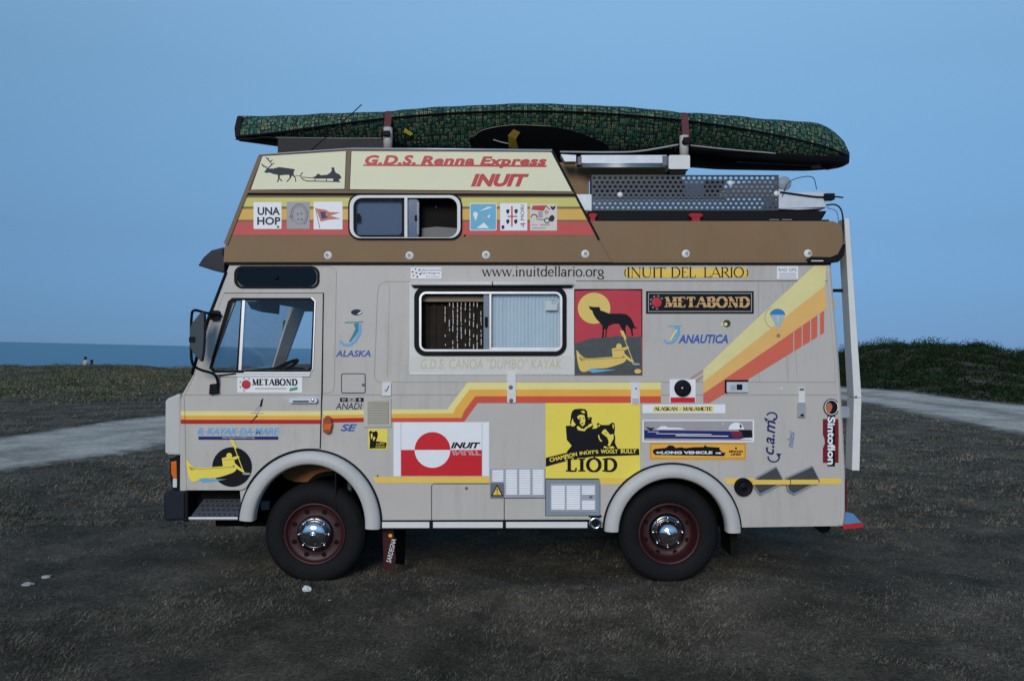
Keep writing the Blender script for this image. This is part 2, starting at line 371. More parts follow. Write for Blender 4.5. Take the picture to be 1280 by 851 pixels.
def txt(parent, s, cx, cy, w, h, m, y, shear=0.0, bold=0.0, rot=0, space=1.0, serif=None, name='lettering', th=0.0):
    """lettering whose inked box is w x h px about (cx, cy), turned rot degrees (counter-clockwise)"""
    if serif:
        q = serif_quads(s, *serif); V = [(p.x, p.y) for f in q for p in f]; Fc = [tuple(range(4 * i, 4 * i + 4)) for i in range(len(q))]
        Y = [y - (i // 4) * 4e-6 for i in range(len(V))]
        if shear: V = [(a + b * shear, b) for a, b in V]
    else:
        V3, Fc = font_tris(s, shear, bold, space); V = [(v[0], v[1]) for v in V3]; Y = [y] * len(V)
    xs = [v[0] for v in V]; ys = [v[1] for v in V]
    x0, x1, y0, y1 = min(xs), max(xs), min(ys), max(ys); c, sn = math.cos(R(rot)), math.sin(R(rot)); O = []
    for (a, b), yy in zip(V, Y):
        u = ((a - x0) / (x1 - x0) - .5) * w; v = ((b - y0) / (y1 - y0) - .5) * h
        px, py = cx + u * c - v * sn, cy - (u * sn + v * c)
        O.append((wx(px, y), yy, wz(py, y)))
    return link(name, O, Fc, m, parent)

# ================================================================== the setting
def ground_h(x, y):
    """terrain height; yd is the distance from the camera along +Y"""
    x = np.asarray(x, float); yd = np.asarray(y, float) + D
    def ss(a, b, v):
        t = np.clip((v - a) / (b - a), 0, 1); return t * t * (3 - 2 * t)
    h = 0.010 * np.sin(x * 1.7 + 0.6 * yd) + 0.012 * np.sin(0.9 * x - 1.1 * yd + 1) + 0.012 * np.sin(0.35 * x + 0.5 * yd)
    left = 1 - ss(8, 22, x)
    h += left * ss(26, 50, yd) * (0.10 + 0.13 * np.sin(x * 0.21 + 2) + 0.09 * np.sin(x * 0.57) + 0.06 * np.sin(x * 1.31 + 1))
    h += 1.62 * np.exp(-((x - 22.0) / 4.6) ** 2 - ((yd - 42) / 9) ** 2) + 0.58 * np.exp(-((x - 16.6) / 3.2) ** 2 - ((yd - 40) / 8) ** 2) + 0.12 * np.exp(-((x - 28) / 5) ** 2 - ((yd - 36) / 7) ** 2)
    h += np.exp(-((x - 21) / 8) ** 2 - ((yd - 41) / 9) ** 2) * (0.16 * np.sin(x * 1.05 + 0.4) + 0.11 * np.sin(x * 2.3 + 0.7 * yd) + 0.08 * np.sin(1.3 * yd + x))
    h -= ss(58, 115, yd) * 9.0
    return h
def axis(vals): return np.array(sorted(set(np.round(vals, 3))))
gx = axis(np.concatenate([np.linspace(-14, 26, 161), np.linspace(-40, -14, 53), np.linspace(26, 60, 40), np.linspace(-400, -40, 30), np.linspace(60, 400, 30)]))
gy = axis(np.concatenate([np.linspace(-16, 60, 240), np.linspace(60, 130, 40), np.linspace(-120, -16, 20), np.linspace(130, 300, 8)]))
GX, GY = np.meshgrid(gx, gy); GZ = ground_h(GX, GY)
V = np.stack([GX.ravel(), GY.ravel(), GZ.ravel()], 1); nx = len(gx); ny = len(gy)
I = (np.arange(ny - 1)[:, None] * nx + np.arange(nx - 1)[None, :]).ravel()
FACES = np.stack([I, I + 1, I + nx + 1, I + nx], 1)

def nodes_mat(name):
    m = bpy.data.materials.new(name); m.use_nodes = True; nt = m.node_tree; return m, nt, nt.nodes['Principled BSDF']
def noise(nt, vec, scale, detail=6, rough=0.6):
    n = nt.nodes.new('ShaderNodeTexNoise'); n.inputs['Scale'].default_value = scale; n.inputs['Detail'].default_value = detail
    n.inputs['Roughness'].default_value = rough; nt.links.new(vec, n.inputs['Vector']); return n.outputs['Fac']
def ramp(nt, fac, stops):
    r = nt.nodes.new('ShaderNodeValToRGB'); e = r.color_ramp.elements
    while len(e) < len(stops): e.new(0.5)
    for q, (p, c) in zip(e, stops): q.position = p; q.color = (*c, 1)
    nt.links.new(fac, r.inputs[0]); return r.outputs[0]
def mixc(nt, fac, a, b):
    m = nt.nodes.new('ShaderNodeMix'); m.data_type = 'RGBA'
    for s, v in ((0, fac), (6, a), (7, b)):
        if hasattr(v, 'links'): nt.links.new(v, m.inputs[s])
        else: m.inputs[s].default_value = v if s == 0 else (*v, 1)
    return m.outputs[2]

m_ground, nt, b = nodes_mat('dry_ground')
pos = nt.nodes.new('ShaderNodeNewGeometry').outputs['Position']
c1 = ramp(nt, noise(nt, pos, 0.9, 9, 0.72), [(0.32, (0.040, 0.041, 0.031)), (0.47, (0.100, 0.088, 0.068)), (0.58, (0.165, 0.142, 0.108)), (0.72, (0.27, 0.235, 0.185))])
c2 = ramp(nt, noise(nt, pos, 34.0, 10, 0.85), [(0.36, (0.35, 0.35, 0.35)), (0.5, (1.0, 1.0, 1.0)), (0.64, (1.9, 1.85, 1.75))])
mm = nt.nodes.new('ShaderNodeMix'); mm.data_type = 'RGBA'; mm.blend_type = 'MULTIPLY'; mm.inputs[0].default_value = 1
nt.links.new(c1, mm.inputs[6]); nt.links.new(c2, mm.inputs[7]); nt.links.new(mm.outputs[2], b.inputs['Base Color'])
b.inputs['Roughness'].default_value = 0.95; b.inputs['Specular IOR Level'].default_value = 0.1
bp = nt.nodes.new('ShaderNodeBump'); bp.inputs['Strength'].default_value = 0.9; bp.inputs['Distance'].default_value = 0.05
nt.links.new(noise(nt, pos, 40, 9, 0.8), bp.inputs['Height']); nt.links.new(bp.outputs[0], b.inputs['Normal'])
ground = link('ground', V, FACES.tolist(), m_ground, smooth=True); ground['kind'] = 'structure'

# dirt track: runs away on the left, bends behind the van and comes back on the right
TRK = [(-11.2, -4.5), (-9.75, 2.2), (-8.6, 7.4), (-7.5, 11.8), (-5.4, 17.5), (-0.5, 24.0), (6.5, 26.8), (11.4, 24.2), (12.6, 18.5), (12.2, 12), (11.6, 4), (11.0, -6)]
tp = spl([(a, c2_, 0) for a, c2_ in TRK], 16)
m_road, nt, b = nodes_mat('pale_dirt')
pos = nt.nodes.new('ShaderNodeNewGeometry').outputs['Position']
c1 = ramp(nt, noise(nt, pos, 0.8, 8), [(0.34, (0.36, 0.325, 0.275)), (0.5, (0.54, 0.49, 0.42)), (0.66, (0.66, 0.60, 0.51))])
c2 = ramp(nt, noise(nt, pos, 9.0, 10, 0.85), [(0.32, (0.55, 0.55, 0.55)), (0.66, (1.3, 1.3, 1.3))])
mm = nt.nodes.new('ShaderNodeMix'); mm.data_type = 'RGBA'; mm.blend_type = 'MULTIPLY'; mm.inputs[0].default_value = 1
nt.links.new(c1, mm.inputs[6]); nt.links.new(c2, mm.inputs[7]); nt.links.new(mm.outputs[2], b.inputs['Base Color'])
uvn = nt.nodes.new('ShaderNodeUVMap'); usp = nt.nodes.new('ShaderNodeSeparateXYZ'); nt.links.new(uvn.outputs[0], usp.inputs[0])
def mth(op, a, b_=None):
    n = nt.nodes.new('ShaderNodeMath'); n.operation = op
    for i_, v_ in enumerate((a, b_)):
        if v_ is None: continue
        if hasattr(v_, 'links'): nt.links.new(v_, n.inputs[i_])
        else: n.inputs[i_].default_value = v_
    return n.outputs[0]
ed = mth('ABSOLUTE', mth('SUBTRACT', usp.outputs[0], 0.5))                       # 0 middle .. 0.5 verge
edn = mth('ADD', ed, mth('MULTIPLY', mth('SUBTRACT', noise(nt, pos, 2.2, 8, 0.75), 0.5), 0.42))
verge = ramp(nt, edn, [(0.33, (0, 0, 0)), (0.45, (1, 1, 1))])
mid = ramp(nt, mth('ADD', ed, mth('MULTIPLY', mth('SUBTRACT', noise(nt, pos, 1.3, 6, 0.7), 0.5), 0.3)), [(0.0, (1, 1, 1)), (0.13, (0, 0, 0))])
dirt = mixc(nt, mth('MULTIPLY', mid, 0.4), mm.outputs[2], (0.12, 0.11, 0.092))
turf = ramp(nt, noise(nt, pos, 3.0, 8, 0.7), [(0.32, (0.040, 0.041, 0.031)), (0.47, (0.100, 0.088, 0.068)), (0.58, (0.165, 0.142, 0.108)), (0.72, (0.27, 0.235, 0.185))])
nt.links.new(mixc(nt, verge, dirt, turf), b.inputs['Base Color'])
b.inputs['Roughness'].default_value = 0.95; b.inputs['Specular IOR Level'].default_value = 0.1
bp = nt.nodes.new('ShaderNodeBump'); bp.inputs['Strength'].default_value = 0.5; bp.inputs['Distance'].default_value = 0.03
nt.links.new(noise(nt, pos, 30, 8, 0.7), bp.inputs['Height']); nt.links.new(bp.outputs[0], b.inputs['Normal'])
rv = []; rf = []; NC = 15
hw = []
dense = []
for i in range(len(tp) - 1):
    for s in range(6): dense.append(tp[i].lerp(tp[i + 1], s / 6))
for i, p in enumerate(dense):
    d = (dense[min(i + 1, len(dense) - 1)] - dense[max(i - 1, 0)]).normalized(); n_ = Vector((-d.y, d.x, 0))
    wl = 2.25 + .35 * (p.x > 3) + 0.12 * math.sin(i * 0.05) + 0.05 * math.sin(i * 0.19 + 1)
    wr = 2.25 + 0.12 * math.sin(i * 0.06 + 2) + 0.05 * math.sin(i * 0.21)
    hw.append((wl, wr))
    for q in range(NC):
        t = q / (NC - 1); pp = p + n_ * (wl - (wl + wr) * t)
        rut = -0.0 + 0.012 * math.cos(t * math.pi * 4)
        edge = 0.006 if 0 < q < NC - 1 else -0.05
        rv.append((pp.x, pp.y, float(ground_h(pp.x, pp.y)) + 0.012 + edge + rut * .5 * (0 < q < NC - 1)))
    if i:
        a = (i - 1) * NC; c = i * NC
        rf += [(a + q, c + q, c + q + 1, a + q + 1) for q in range(NC - 1)]
road = link('road', rv, rf, m_road, smooth=True)
_uv = road.data.uv_layers.new(name='UVMap')
_vi = np.zeros(len(road.data.loops), dtype=np.int32); road.data.loops.foreach_get('vertex_index', _vi)
_uv.data.foreach_set('uv', np.stack([(_vi % NC) / (NC - 1), _vi / NC * .1], 1).astype(np.float32).ravel()); road['kind'] = 'structure'
TP = np.array([(p.x, p.y) for p in dense])
def road_dist(x, y):
    out = np.full(len(x), 99.0)
    for a in TP[::3]: out = np.minimum(out, np.hypot(x - a[0], y - a[1]))
    return out

# sea: its plane is a little out of level with the sloping ground the van stands on
m_sea, nt, b = nodes_mat('sea_water')
b.inputs['Base Color'].default_value = (0.03, 0.165, 0.27, 1); b.inputs['Roughness'].default_value = 0.35; b.inputs['Specular IOR Level'].default_value = 0.35
pos = nt.nodes.new('ShaderNodeNewGeometry').outputs['Position']
bp = nt.nodes.new('ShaderNodeBump'); bp.inputs['Strength'].default_value = 0.6; bp.inputs['Distance'].default_value = 0.5
nt.links.new(noise(nt, pos, 0.25, 8), bp.inputs['Height']); nt.links.new(bp.outputs[0], b.inputs['Normal'])
SA, SB = -0.023, -0.0115
sx = np.array([-60000, -9000, -1500, -300, -60, 0, 60, 300, 1500, 9000, 60000.]); sy = np.array([66, 90, 200, 600, 2500, 9000, 40000.])
SX, SY = np.meshgrid(sx, sy); SZ = SA * SX + SB * SY - 4.6
I = (np.arange(len(sy) - 1)[:, None] * len(sx) + np.arange(len(sx) - 1)[None, :]).ravel()
sea = link('sea', np.stack([SX.ravel(), SY.ravel(), SZ.ravel()], 1), np.stack([I, I + 1, I + len(sx) + 1, I + len(sx)], 1).tolist(), m_sea)
sea['kind'] = 'structure'

# grass: short dry blades, so many that nobody could count them
def soup(name, V, Fc, m, label, cat):
    me = bpy.data.meshes.new(name); nv = len(V); nf, k = Fc.shape
    me.vertices.add(nv); me.vertices.foreach_set('co', V.astype(np.float32).ravel())
    me.loops.add(nf * k); me.loops.foreach_set('vertex_index', Fc.astype(np.int32).ravel())
    me.polygons.add(nf); me.polygons.foreach_set('loop_start', np.arange(0, nf * k, k, dtype=np.int32)); me.polygons.foreach_set('loop_total', np.full(nf, k, dtype=np.int32))
    me.update(calc_edges=True); me.materials.append(m)
    o = bpy.data.objects.new(name, me); col.objects.link(o); o['kind'] = 'stuff'; o['label'] = label; o['category'] = cat; return o
def leaf_mat(name, stops, scale, rand=0.5, big=None, trans=0.0):
    m, nt, b = nodes_mat(name); g = nt.nodes.new('ShaderNodeNewGeometry')
    f1 = noise(nt, g.outputs['Position'], scale, 6); f2 = noise(nt, g.outputs['Position'], scale * 5.5, 4)
    fm = nt.nodes.new('ShaderNodeMix'); fm.data_type = 'FLOAT'; fm.inputs[0].default_value = 0.5; nt.links.new(f1, fm.inputs[2]); nt.links.new(f2, fm.inputs[3]); f = fm.outputs[0]
    ad = nt.nodes.new('ShaderNodeMath'); ad.operation = 'MULTIPLY_ADD'; ad.inputs[1].default_value = rand; nt.links.new(g.outputs['Random Per Island'], ad.inputs[0])
    sb = nt.nodes.new('ShaderNodeMath'); sb.operation = 'SUBTRACT'; sb.inputs[1].default_value = rand / 2; nt.links.new(f, sb.inputs[0]); nt.links.new(sb.outputs[0], ad.inputs[2])
    nt.links.new(ramp(nt, ad.outputs[0], stops), b.inputs['Base Color']); b.inputs['Roughness'].default_value = 0.85; b.inputs['Specular IOR Level'].default_value = 0.15
    return m
m_grass = leaf_mat('dry_grass', [(0.34, (0.022, 0.030, 0.022)), (0.44, (0.072, 0.074, 0.058)), (0.54, (0.155, 0.138, 0.108)), (0.68, (0.31, 0.27, 0.21))], 1.0, 0.26)
def blades(n, y0, y1, hmin, hmax, wk):
    # equal numbers per pixel: density falls with distance squared
    u = rng.random(n); yd = 1 / (1 / y0 + u * (1 / y1 - 1 / y0))
    x = (rng.random(n) * 2 - 1) * (yd * 0.74 + 0.8)
    y = yd - D
    cl = .8 * np.sin(x * 2.1 + 1.3 * np.sin(yd * 1.7)) + .8 * np.sin(yd * 2.6 + 1.1 * np.sin(x * 1.4)) + .7 * np.sin(x * 6.3 + 2.2 * np.sin(yd * 4.1)) + .8 * np.sin(yd * 9.7 + 2 * np.sin(x * 5.2 + 1)) + .6 * np.sin(x * 17 + 3 * np.sin(yd * 11))
    bare = np.sin(x * 0.83 + 1.9 * np.sin(yd * 0.61 + 1)) + np.sin(yd * 1.17 + 1.5 * np.sin(x * 0.7))
    cl = cl - 0.55 * np.clip(bare - .5, 0, 2)
    keep = (road_dist(x, y) > 1.55 + 0.75 * rng.random(n) ** .6) & (rng.random(n) < 0.82 + 0.1 * cl)
    x, y, yd, cl = x[keep], y[keep], yd[keep], cl[keep]; n = len(x)
    h = (hmin + (hmax - hmin) * rng.random(n) ** 2) * np.clip(0.72 + 0.22 * cl, .28, 1.6); w = wk * yd * (0.6 + 0.8 * rng.random(n))
    a = rng.random(n) * 2 * np.pi; lean = h * (0.5 + 1.3 * rng.random(n)); la = rng.normal(0.4, 1.0, n)
    z = ground_h(x, y) - 0.004
    p0 = np.stack([x - w * np.cos(a), y - w * np.sin(a), z], 1); p1 = np.stack([x + w * np.cos(a), y + w * np.sin(a), z], 1)
    p2 = np.stack([x + lean * np.cos(la), y + lean * np.sin(la), z + h], 1)
    return np.stack([p0, p1, p2], 1).reshape(-1, 3)
GV = np.concatenate([blades(560000, 2.6, 9, 0.008, 0.032, 0.00045), blades(340000, 8, 34, 0.012, 0.052, 0.0006)])
soup('grass', GV, np.arange(len(GV)).reshape(-1, 3), m_grass, 'short dry trampled grass covering the clearing', 'grass')

# scrub: low coastal bushes grown into one mass
def leaves(cx, cy, cz, rad, hgt, n, size):
    """n leaf faces per bush spread through a lumpy dome"""
    k = len(cx); N = k * n
    u = rng.normal(size=(N, 3)); u /= np.linalg.norm(u, axis=1)[:, None]; u[:, 2] = np.abs(u[:, 2])
    rr_ = (0.35 + 0.6 * rng.random(N) ** 0.7)
    br = np.repeat(rad, n); bh = np.repeat(hgt, n)
    ph = np.repeat(rng.random(k) * 6.28, n); lump = 1 + 0.22 * np.sin(5 * np.arctan2(u[:, 1], u[:, 0]) + ph) * (1 - u[:, 2]) + 0.12 * np.sin(7 * u[:, 2] + ph * 2)
    P = np.stack([np.repeat(cx, n) + u[:, 0] * rr_ * br * lump, np.repeat(cy, n) + u[:, 1] * rr_ * br * lump, np.repeat(cz, n) + u[:, 2] * rr_ * bh * lump], 1)
    s = np.repeat(size, n)[:, None] * (0.5 + rng.random(N))[:, None]
    d = rng.normal(size=(N, 3)) + u * 0.9 + np.array([0, 0, 0.7]); d /= np.linalg.norm(d, axis=1)[:, None]
    t = np.cross(d, rng.normal(size=(N, 3))); t /= np.linalg.norm(t, axis=1)[:, None]
    return np.stack([P - d * s, P + t * s * .42, P + d * s, P - t * s * .42], 1).reshape(-1, 3)
def bushes(n, xr, yr, keepf, rad, hgt, nl, size):
    x = xr[0] + (xr[1] - xr[0]) * rng.random(n); yd = yr[0] + (yr[1] - yr[0]) * rng.random(n); y = yd - D
    k = keepf(x, yd) & (road_dist(x, y) > 2.7); x, y = x[k], y[k]; n = len(x)
    s = 0.6 + 0.8 * rng.random(n) ** 2
    return leaves(x, y, ground_h(x, y) - 0.05, rad * s, hgt * s, nl, size * (0.7 + .6 * rng.random(n)))
m_scrub = leaf_mat('dune_scrub', [(0.34, (0.028, 0.034, 0.019)), (0.46, (0.080, 0.086, 0.050)), (0.56, (0.140, 0.145, 0.084)), (0.68, (0.25, 0.22, 0.135))], 0.38, 0.34)
m_bush = leaf_mat('dark_bush', [(0.32, (0.004, 0.008, 0.004)), (0.5, (0.010, 0.022, 0.009)), (0.68, (0.032, 0.058, 0.019))], 0.3, 0.5)
lf = lambda x, yd: (x < 11) & (rng.random(len(x)) < np.clip((yd - 22.5) / 6, 0.03, 1))
SV = np.concatenate([bushes(3000, (-46, 12), (23, 58), lf, 0.8, 0.24, 100, 0.036), bushes(420, (-46, 12), (30, 56), lf, 1.2, 0.36, 240, 0.036)])
soup('dune_scrub', SV, np.arange(len(SV)).reshape(-1, 4), m_scrub, 'low grey green scrub on the dune before the sea', 'scrub')
rf_ = lambda x, yd: (x > 14.2 - 0.12 * (yd - 24) * (yd > 30)) & (x > 9)
HV = np.concatenate([bushes(3400, (9, 46), (17, 54), rf_, 0.8, 0.36, 150, 0.042), bushes(620, (12, 34), (27, 50), rf_, 0.75, 0.46, 260, 0.038), bushes(90, (16, 27), (34, 47), rf_, 0.9, 0.6, 620, 0.034)])
soup('hill_scrub', HV, np.arange(len(HV)).reshape(-1, 4), m_bush, 'dense dark green bushes covering the low hill beside the track', 'scrub')

# ================================================================== the camper van
W = 2.05
van = thing('camper_van', (wx(640), W / 2, 0), 'old beige camper van with brown raised roof, coloured stripes and many stickers', 'camper van')

# ---- shell
def arch(cx, cy, rx, ry, a0, a1, n=22): return ell(cx, cy, rx, ry, a0, a1, n, True)
front_line = [(287, 331), (262, 397), (241, 470), (229, 491), (226, 500), (225, 612)]
rear_line = [(1037, 331), (1041, 380), (1047, 450), (1052, 530), (1055, 590), (1055, 640), (1053, 657)]
side = ([(287, 331)] + rear_line + [(920, 659)] + arch(840, 665, 76, 76, -4, -176) + [(760, 659), (472, 659)]
        + arch(388, 657, 78, 84, -2, -175) + [(302, 640), (300, 613), (225, 613), (226, 500), (229, 491), (241, 470), (262, 397)])
cab_hole = [(294, 376), (390, 375), (393, 380), (390, 458), (386, 463), (266, 463), (264, 458)]
main_hole = rr(522, 362, 704, 442, 10); slit_hole = rr(297, 335, 396, 358, 9)
plate('side_wall', van, BODY, [side, cab_hole, main_hole, slit_hole], 0.0, 0.03)
plate('side_wall', van, BODY, [side, cab_hole, slit_hole], W - 0.03, 0.03, md=0.0)
def across(name, m, line, y0=0.03, y1=W - 0.03, th=0.02, sgn=1):
    """panel swept across the van's width along a px polyline"""
    pts = [Vector((wx(p[0]), wz(p[1]))) for p in line]; V = []; Fc = []
    for i, p in enumerate(pts):
        d = (pts[min(i + 1, len(pts) - 1)] - pts[max(i - 1, 0)]).normalized(); n_ = Vector((-d.y, d.x)) * th * sgn
        for q in (p, p + n_):
            V += [(q.x, y0, q.y), (q.x, y1, q.y)]
    for i in range(len(pts) - 1):
        a = 4 * i; b_ = a + 4
        Fc += [(a, a + 1, b_ + 1, b_), (a + 2, b_ + 2, b_ + 3, a + 3), (a, b_, b_ + 2, a + 2), (a + 1, a + 3, b_ + 3, b_ + 1)]
    Fc += [(0, 2, 3, 1), (4 * len(pts) - 4, 4 * len(pts) - 3, 4 * len(pts) - 1, 4 * len(pts) - 2)]
    return fix(link(name, V, Fc, m, van))
across('rear_wall', BODY, rear_line, th=0.02)
across('front_panel', BODY, [(241, 468), (229, 491), (226, 500), (225, 612)], sgn=1)
across('windscreen_header', BODY, [(287, 331), (281, 347)])
ws = across('windscreen', CABG, [(280, 348), (243, 466)], 0.05, W - 0.05, 0.006)
tube('windscreen_seal', van, BLACK, [(wx(283), -0.002, wz(340)), (wx(261), -0.004, wz(397)), (wx(240), -0.004, wz(468))], 0.011, straight=True)
box('roof_panel', van, BODY, wx(287), wx(1036), 0.03, W - 0.03, wz(336), wz(331.5))
box('floor', van, CHASSIS, wx(232), wx(1052), 0.46, W - 0.46, wz(655), wz(640))
# rounded rear corner of the body, cut off from the tail by the curve of the pressing
tube('corner_pillar', van, BODY, [(wx(p[0]) - 0.012, 0.014, wz(p[1])) for p in rear_line], 0.022, n=12)
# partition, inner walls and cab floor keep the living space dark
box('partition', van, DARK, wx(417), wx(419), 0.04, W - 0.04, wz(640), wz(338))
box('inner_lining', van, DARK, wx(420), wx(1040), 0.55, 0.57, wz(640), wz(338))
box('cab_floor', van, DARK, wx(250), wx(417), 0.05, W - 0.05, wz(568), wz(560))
for ax_, x0, x1, top in ((388, 306, 470, 564), (840, 764, 916, 584)):
    box('wheel_well', van, CHASSIS, wx(x0), wx(x1), 0.42, 0.44, wz(665), wz(top + 6))
    plate('wheel_well_liner', van, CHASSIS, None, 0.03, 0.40, md=0.0, islands=[[q] for q in ribbon(ell(ax_, 660, (x1 - x0) / 2, 660 - top, 180, 360, 20, True), 2.0)], jit=False)
    plate('wheel_well', van, CHASSIS, None, W - 0.43, 0.40, md=0.0, islands=[[q] for q in ribbon(ell(ax_, 660, (x1 - x0) / 2, 660 - top, 180, 360, 20, True), 2.0)], jit=False)
for yy in (0.55, W - 0.65):
    box('chassis_rail', van, CHASSIS, wx(236), wx(1045), yy, yy + 0.08, wz(678), wz(655))
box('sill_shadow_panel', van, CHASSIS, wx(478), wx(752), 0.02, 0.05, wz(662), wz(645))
# engine cover seen through the front arch
plate('engine_cover', van, mat('orange_engine', s2l((176, 106, 52)), 0.6, vary=0.3, scale=15), [smooth_poly([(352, 590), (370, 582), (400, 581), (426, 584), (424, 592), (404, 596), (384, 602), (362, 600)])], 0.30, 0.09, md=0.3)
plate('bracket', van, GREYM, [rect(326, 626, 336, 637)], 0.30, 0.05)
tube('hose', van, CHASSIS, [(wx(385, .28), .28, wz(606, .28)), (wx(400, .28), .26, wz(594, .28)), (wx(425, .28), .27, wz(592, .28)), (wx(440, .28), .28, wz(600, .28))], 0.022)
tube('shock_absorber', van, mat('green_metal', (0.05, 0.09, 0.08), 0.5), [(wx(437, .25), .25, wz(600, .25)), (wx(437, .25), .25, wz(640, .25))], 0.02, straight=True)

# ---- wheels
def wheel(cx, cz, y, front, sgn):
    """y: outer face of the tyre; sgn +1 = near side (outer face towards -Y)"""
    e = bpy.data.objects.new('wheel', None); col.objects.link(e); e.parent = van
    WL[e.name] = Vector((cx, y, cz)); e.location = WL[e.name] - WL[van.name]
    Y = lambda d: y + sgn * d
    Rt = 0.385
    lathe('tyre', e, TYRE, [(0.232, Y(.02)), (0.245, Y(.004)), (0.30, Y(-.004)), (0.338, Y(0)), (0.362, Y(.012)), (0.366, Y(.02)), (Rt - .004, Y(.03)), (Rt, Y(.05)), (Rt, Y(.17)), (Rt - .006, Y(.19)), (0.33, Y(.215)), (0.24, Y(.21)), (0.23, Y(.19))], cx, cz, 64)
    for k in range(60):                      # tread blocks on the shoulder
        pass
    dish = 0.045 if front else 0.12
    lathe('rim', e, RIM, [(0.236, Y(.03)), (0.236, Y(.006)), (0.226, Y(.002)), (0.218, Y(.012)), (0.212, Y(.03)), (0.2, Y(dish * .8)), (0.165, Y(dish)), (0.13, Y(dish - .012)), (0.1, Y(dish - .01)), (0.0005, Y(dish - .01))], cx, cz, 56)
    for k in range(8):
        a = R(k * 45 + 22); hx, hz = cx + 0.176 * math.cos(a), cz + 0.176 * math.sin(a)
        V = [(hx + 0.019 * math.cos(q * .628) , Y(dish - .006 + .006 * abs(1)), hz + 0.019 * math.sin(q * .628)) for q in range(10)]
        V = [(v[0], Y(dish - 0.012), v[2]) for v in V]
        link('hand_hole', V, [tuple(range(10))], CHASSIS, e)
    hy = dish - 0.012
    lathe('hub_ring', e, HUBR, [(0.138, Y(hy + .004)), (0.136, Y(hy - .02)), (0.122, Y(hy - .034)), (0.1, Y(hy - .036)), (0.088, Y(hy - .028))], cx, cz, 40)
    hub_d = 0.085 if front else 0.13
    lathe('hub_cap', e, CHROME, [(0.097, Y(hy - .02)), (0.095, Y(hy - .05))] + [(0.095 * math.cos(R(t)) ** .8, Y(hy - .05 - (hub_d - .05) * math.sin(R(t)))) for t in (12, 25, 40, 55, 68, 78, 85)] + [(0.014, Y(hy - hub_d - .001)), (0.012, Y(hy - hub_d - .004)), (0.0005, Y(hy - hub_d - .004))], cx, cz, 40)
    for k in range(8):
        a = R(k * 45); V = []; Fc = []
        nxx, nzz = cx + 0.114 * math.cos(a), cz + 0.114 * math.sin(a)
        lathe('wheel_nut', e, CHROME, [(0.011, Y(hy - .03)), (0.011, Y(hy - .052)), (0.007, Y(hy - .058)), (0.0004, Y(hy - .058))], nxx, nzz, 6)
    return e
CZW = 0.369
for px_, fr in ((391, True), (838, False)):
    wheel(wx(px_), CZW, 0.045, fr, 1); wheel(wx(px_), CZW, W - 0.045, fr, -1)
for px_ in (391, 838):
    tube('axle', van, CHASSIS, [(wx(px_), 0.2, CZW), (wx(px_), W - 0.2, CZW)], 0.05, straight=True)

# ---- flared arches: a swept ring with a rolled lip and a dark seam
def flare(cx, cy, rx, ry, tx, ty, a0, a1):
    n = 36; V = []; Fc = []
    prof = [(0.0, 0.004), (0.02, -0.03), (0.12, -0.05), (0.5, -0.062), (0.82, -0.058), (0.94, -0.046), (1.0, -0.02), (1.0, 0.03), (0.9, 0.03)]
    for i in range(n + 1):
        a = R(a0 + (a1 - a0) * i / n)
        for t, yy in prof:
            V.append((wx(cx + (rx - tx * t) * math.cos(a)), yy, wz(cy + (ry - ty * t) * math.sin(a))))
    k = len(prof)
    for i in range(n):
        for q in range(k - 1): Fc.append((i * k + q, i * k + q + 1, (i + 1) * k + q + 1, (i + 1) * k + q))
    Fc += [tuple(range(k)), tuple(range(n * k, n * k + k))]
    o = link('wheel_arch_flare', V, Fc, FLARE, van, True); fix(o, smooth=True)
    em = o.modifiers.new('edge', 'EDGE_SPLIT'); em.split_angle = R(50)
    plate('seam', o, BLACK, None, -0.006, 0.004, md=0, islands=[[q] for q in ribbon(ell(cx, cy, rx + 1.0, ry + 1.0, a0, a1, n, True), 2.6)])
flare(388, 655, 88, 92, 19, 17, -176, 3)
flare(840, 664, 85, 84, 18, 17, -179, 0)

# ---- cab door
DY = -0.014
arc_door = ell(388, 655, 91, 95, -178 + 27, -82, 14, True)
door_poly = [(281, 367), (404, 367), (402, 490), (400, 560)] + [p for p in reversed(arc_door) if p[0] < 399] + [(302, 612), (234, 612), (232, 505), (231, 495), (242, 474), (266, 405)]
win_poly = [(291, 378), (296, 375.5), (388, 375.5), (392, 379), (389, 458), (385, 462.5), (270, 462.5), (266.5, 458)]
win_out = [(286, 377), (291, 372.5), (390, 372.5), (395, 377), (392, 460), (387, 465.5), (268, 465.5), (262.5, 460)]
cxd, cyd = 318, 490
plate('door_seal', van, BLACK, [[(cxd + (p[0] - cxd) * 1.012, cyd + (p[1] - cyd) * 1.008) for p in door_poly], win_poly], -0.004, 0.004, md=0)
door = plate('cab_door', van, BODY, [door_poly, win_poly], DY, 0.011, md=0, bevel=0.003)
seal = plate('window_seal', door, BLACK, [win_out, win_poly], DY - 0.006, 0.006, md=0)
plate('window_pane', door, CABG, [win_poly], 0.006, 0.004, md=0)
plate('quarter_light_frame', door, BLACK, [[(302, 375), (306, 375), (300, 463), (296, 463)]], -0.012, 0.01, md=0)
plate('window_divider', door, ALU, [[(304, 374), (307.5, 374), (302.5, 465), (299, 465)]], -0.02, 0.012, md=0)
plate('window_rim', door, ALU, [[(306, 464.5), (389, 464.5), (391, 461), (394, 377), (390, 373.2), (389.5, 372), (391, 371.8), (395.5, 376.5), (392.5, 461), (388, 466.5), (306, 466.5)]], DY - 0.0075, 0.003, md=0)
plate('window_sill', door, WHITE2, [[(270, 467), (389, 467), (388, 470.5), (268, 470.5)]], DY - 0.012, 0.012, md=0, bevel=0.002)
plate('wiper_blade', door, BLACK, [[(272, 468), (296, 466), (297, 467.5), (276, 470)]], DY - 0.02, 0.006, md=0)
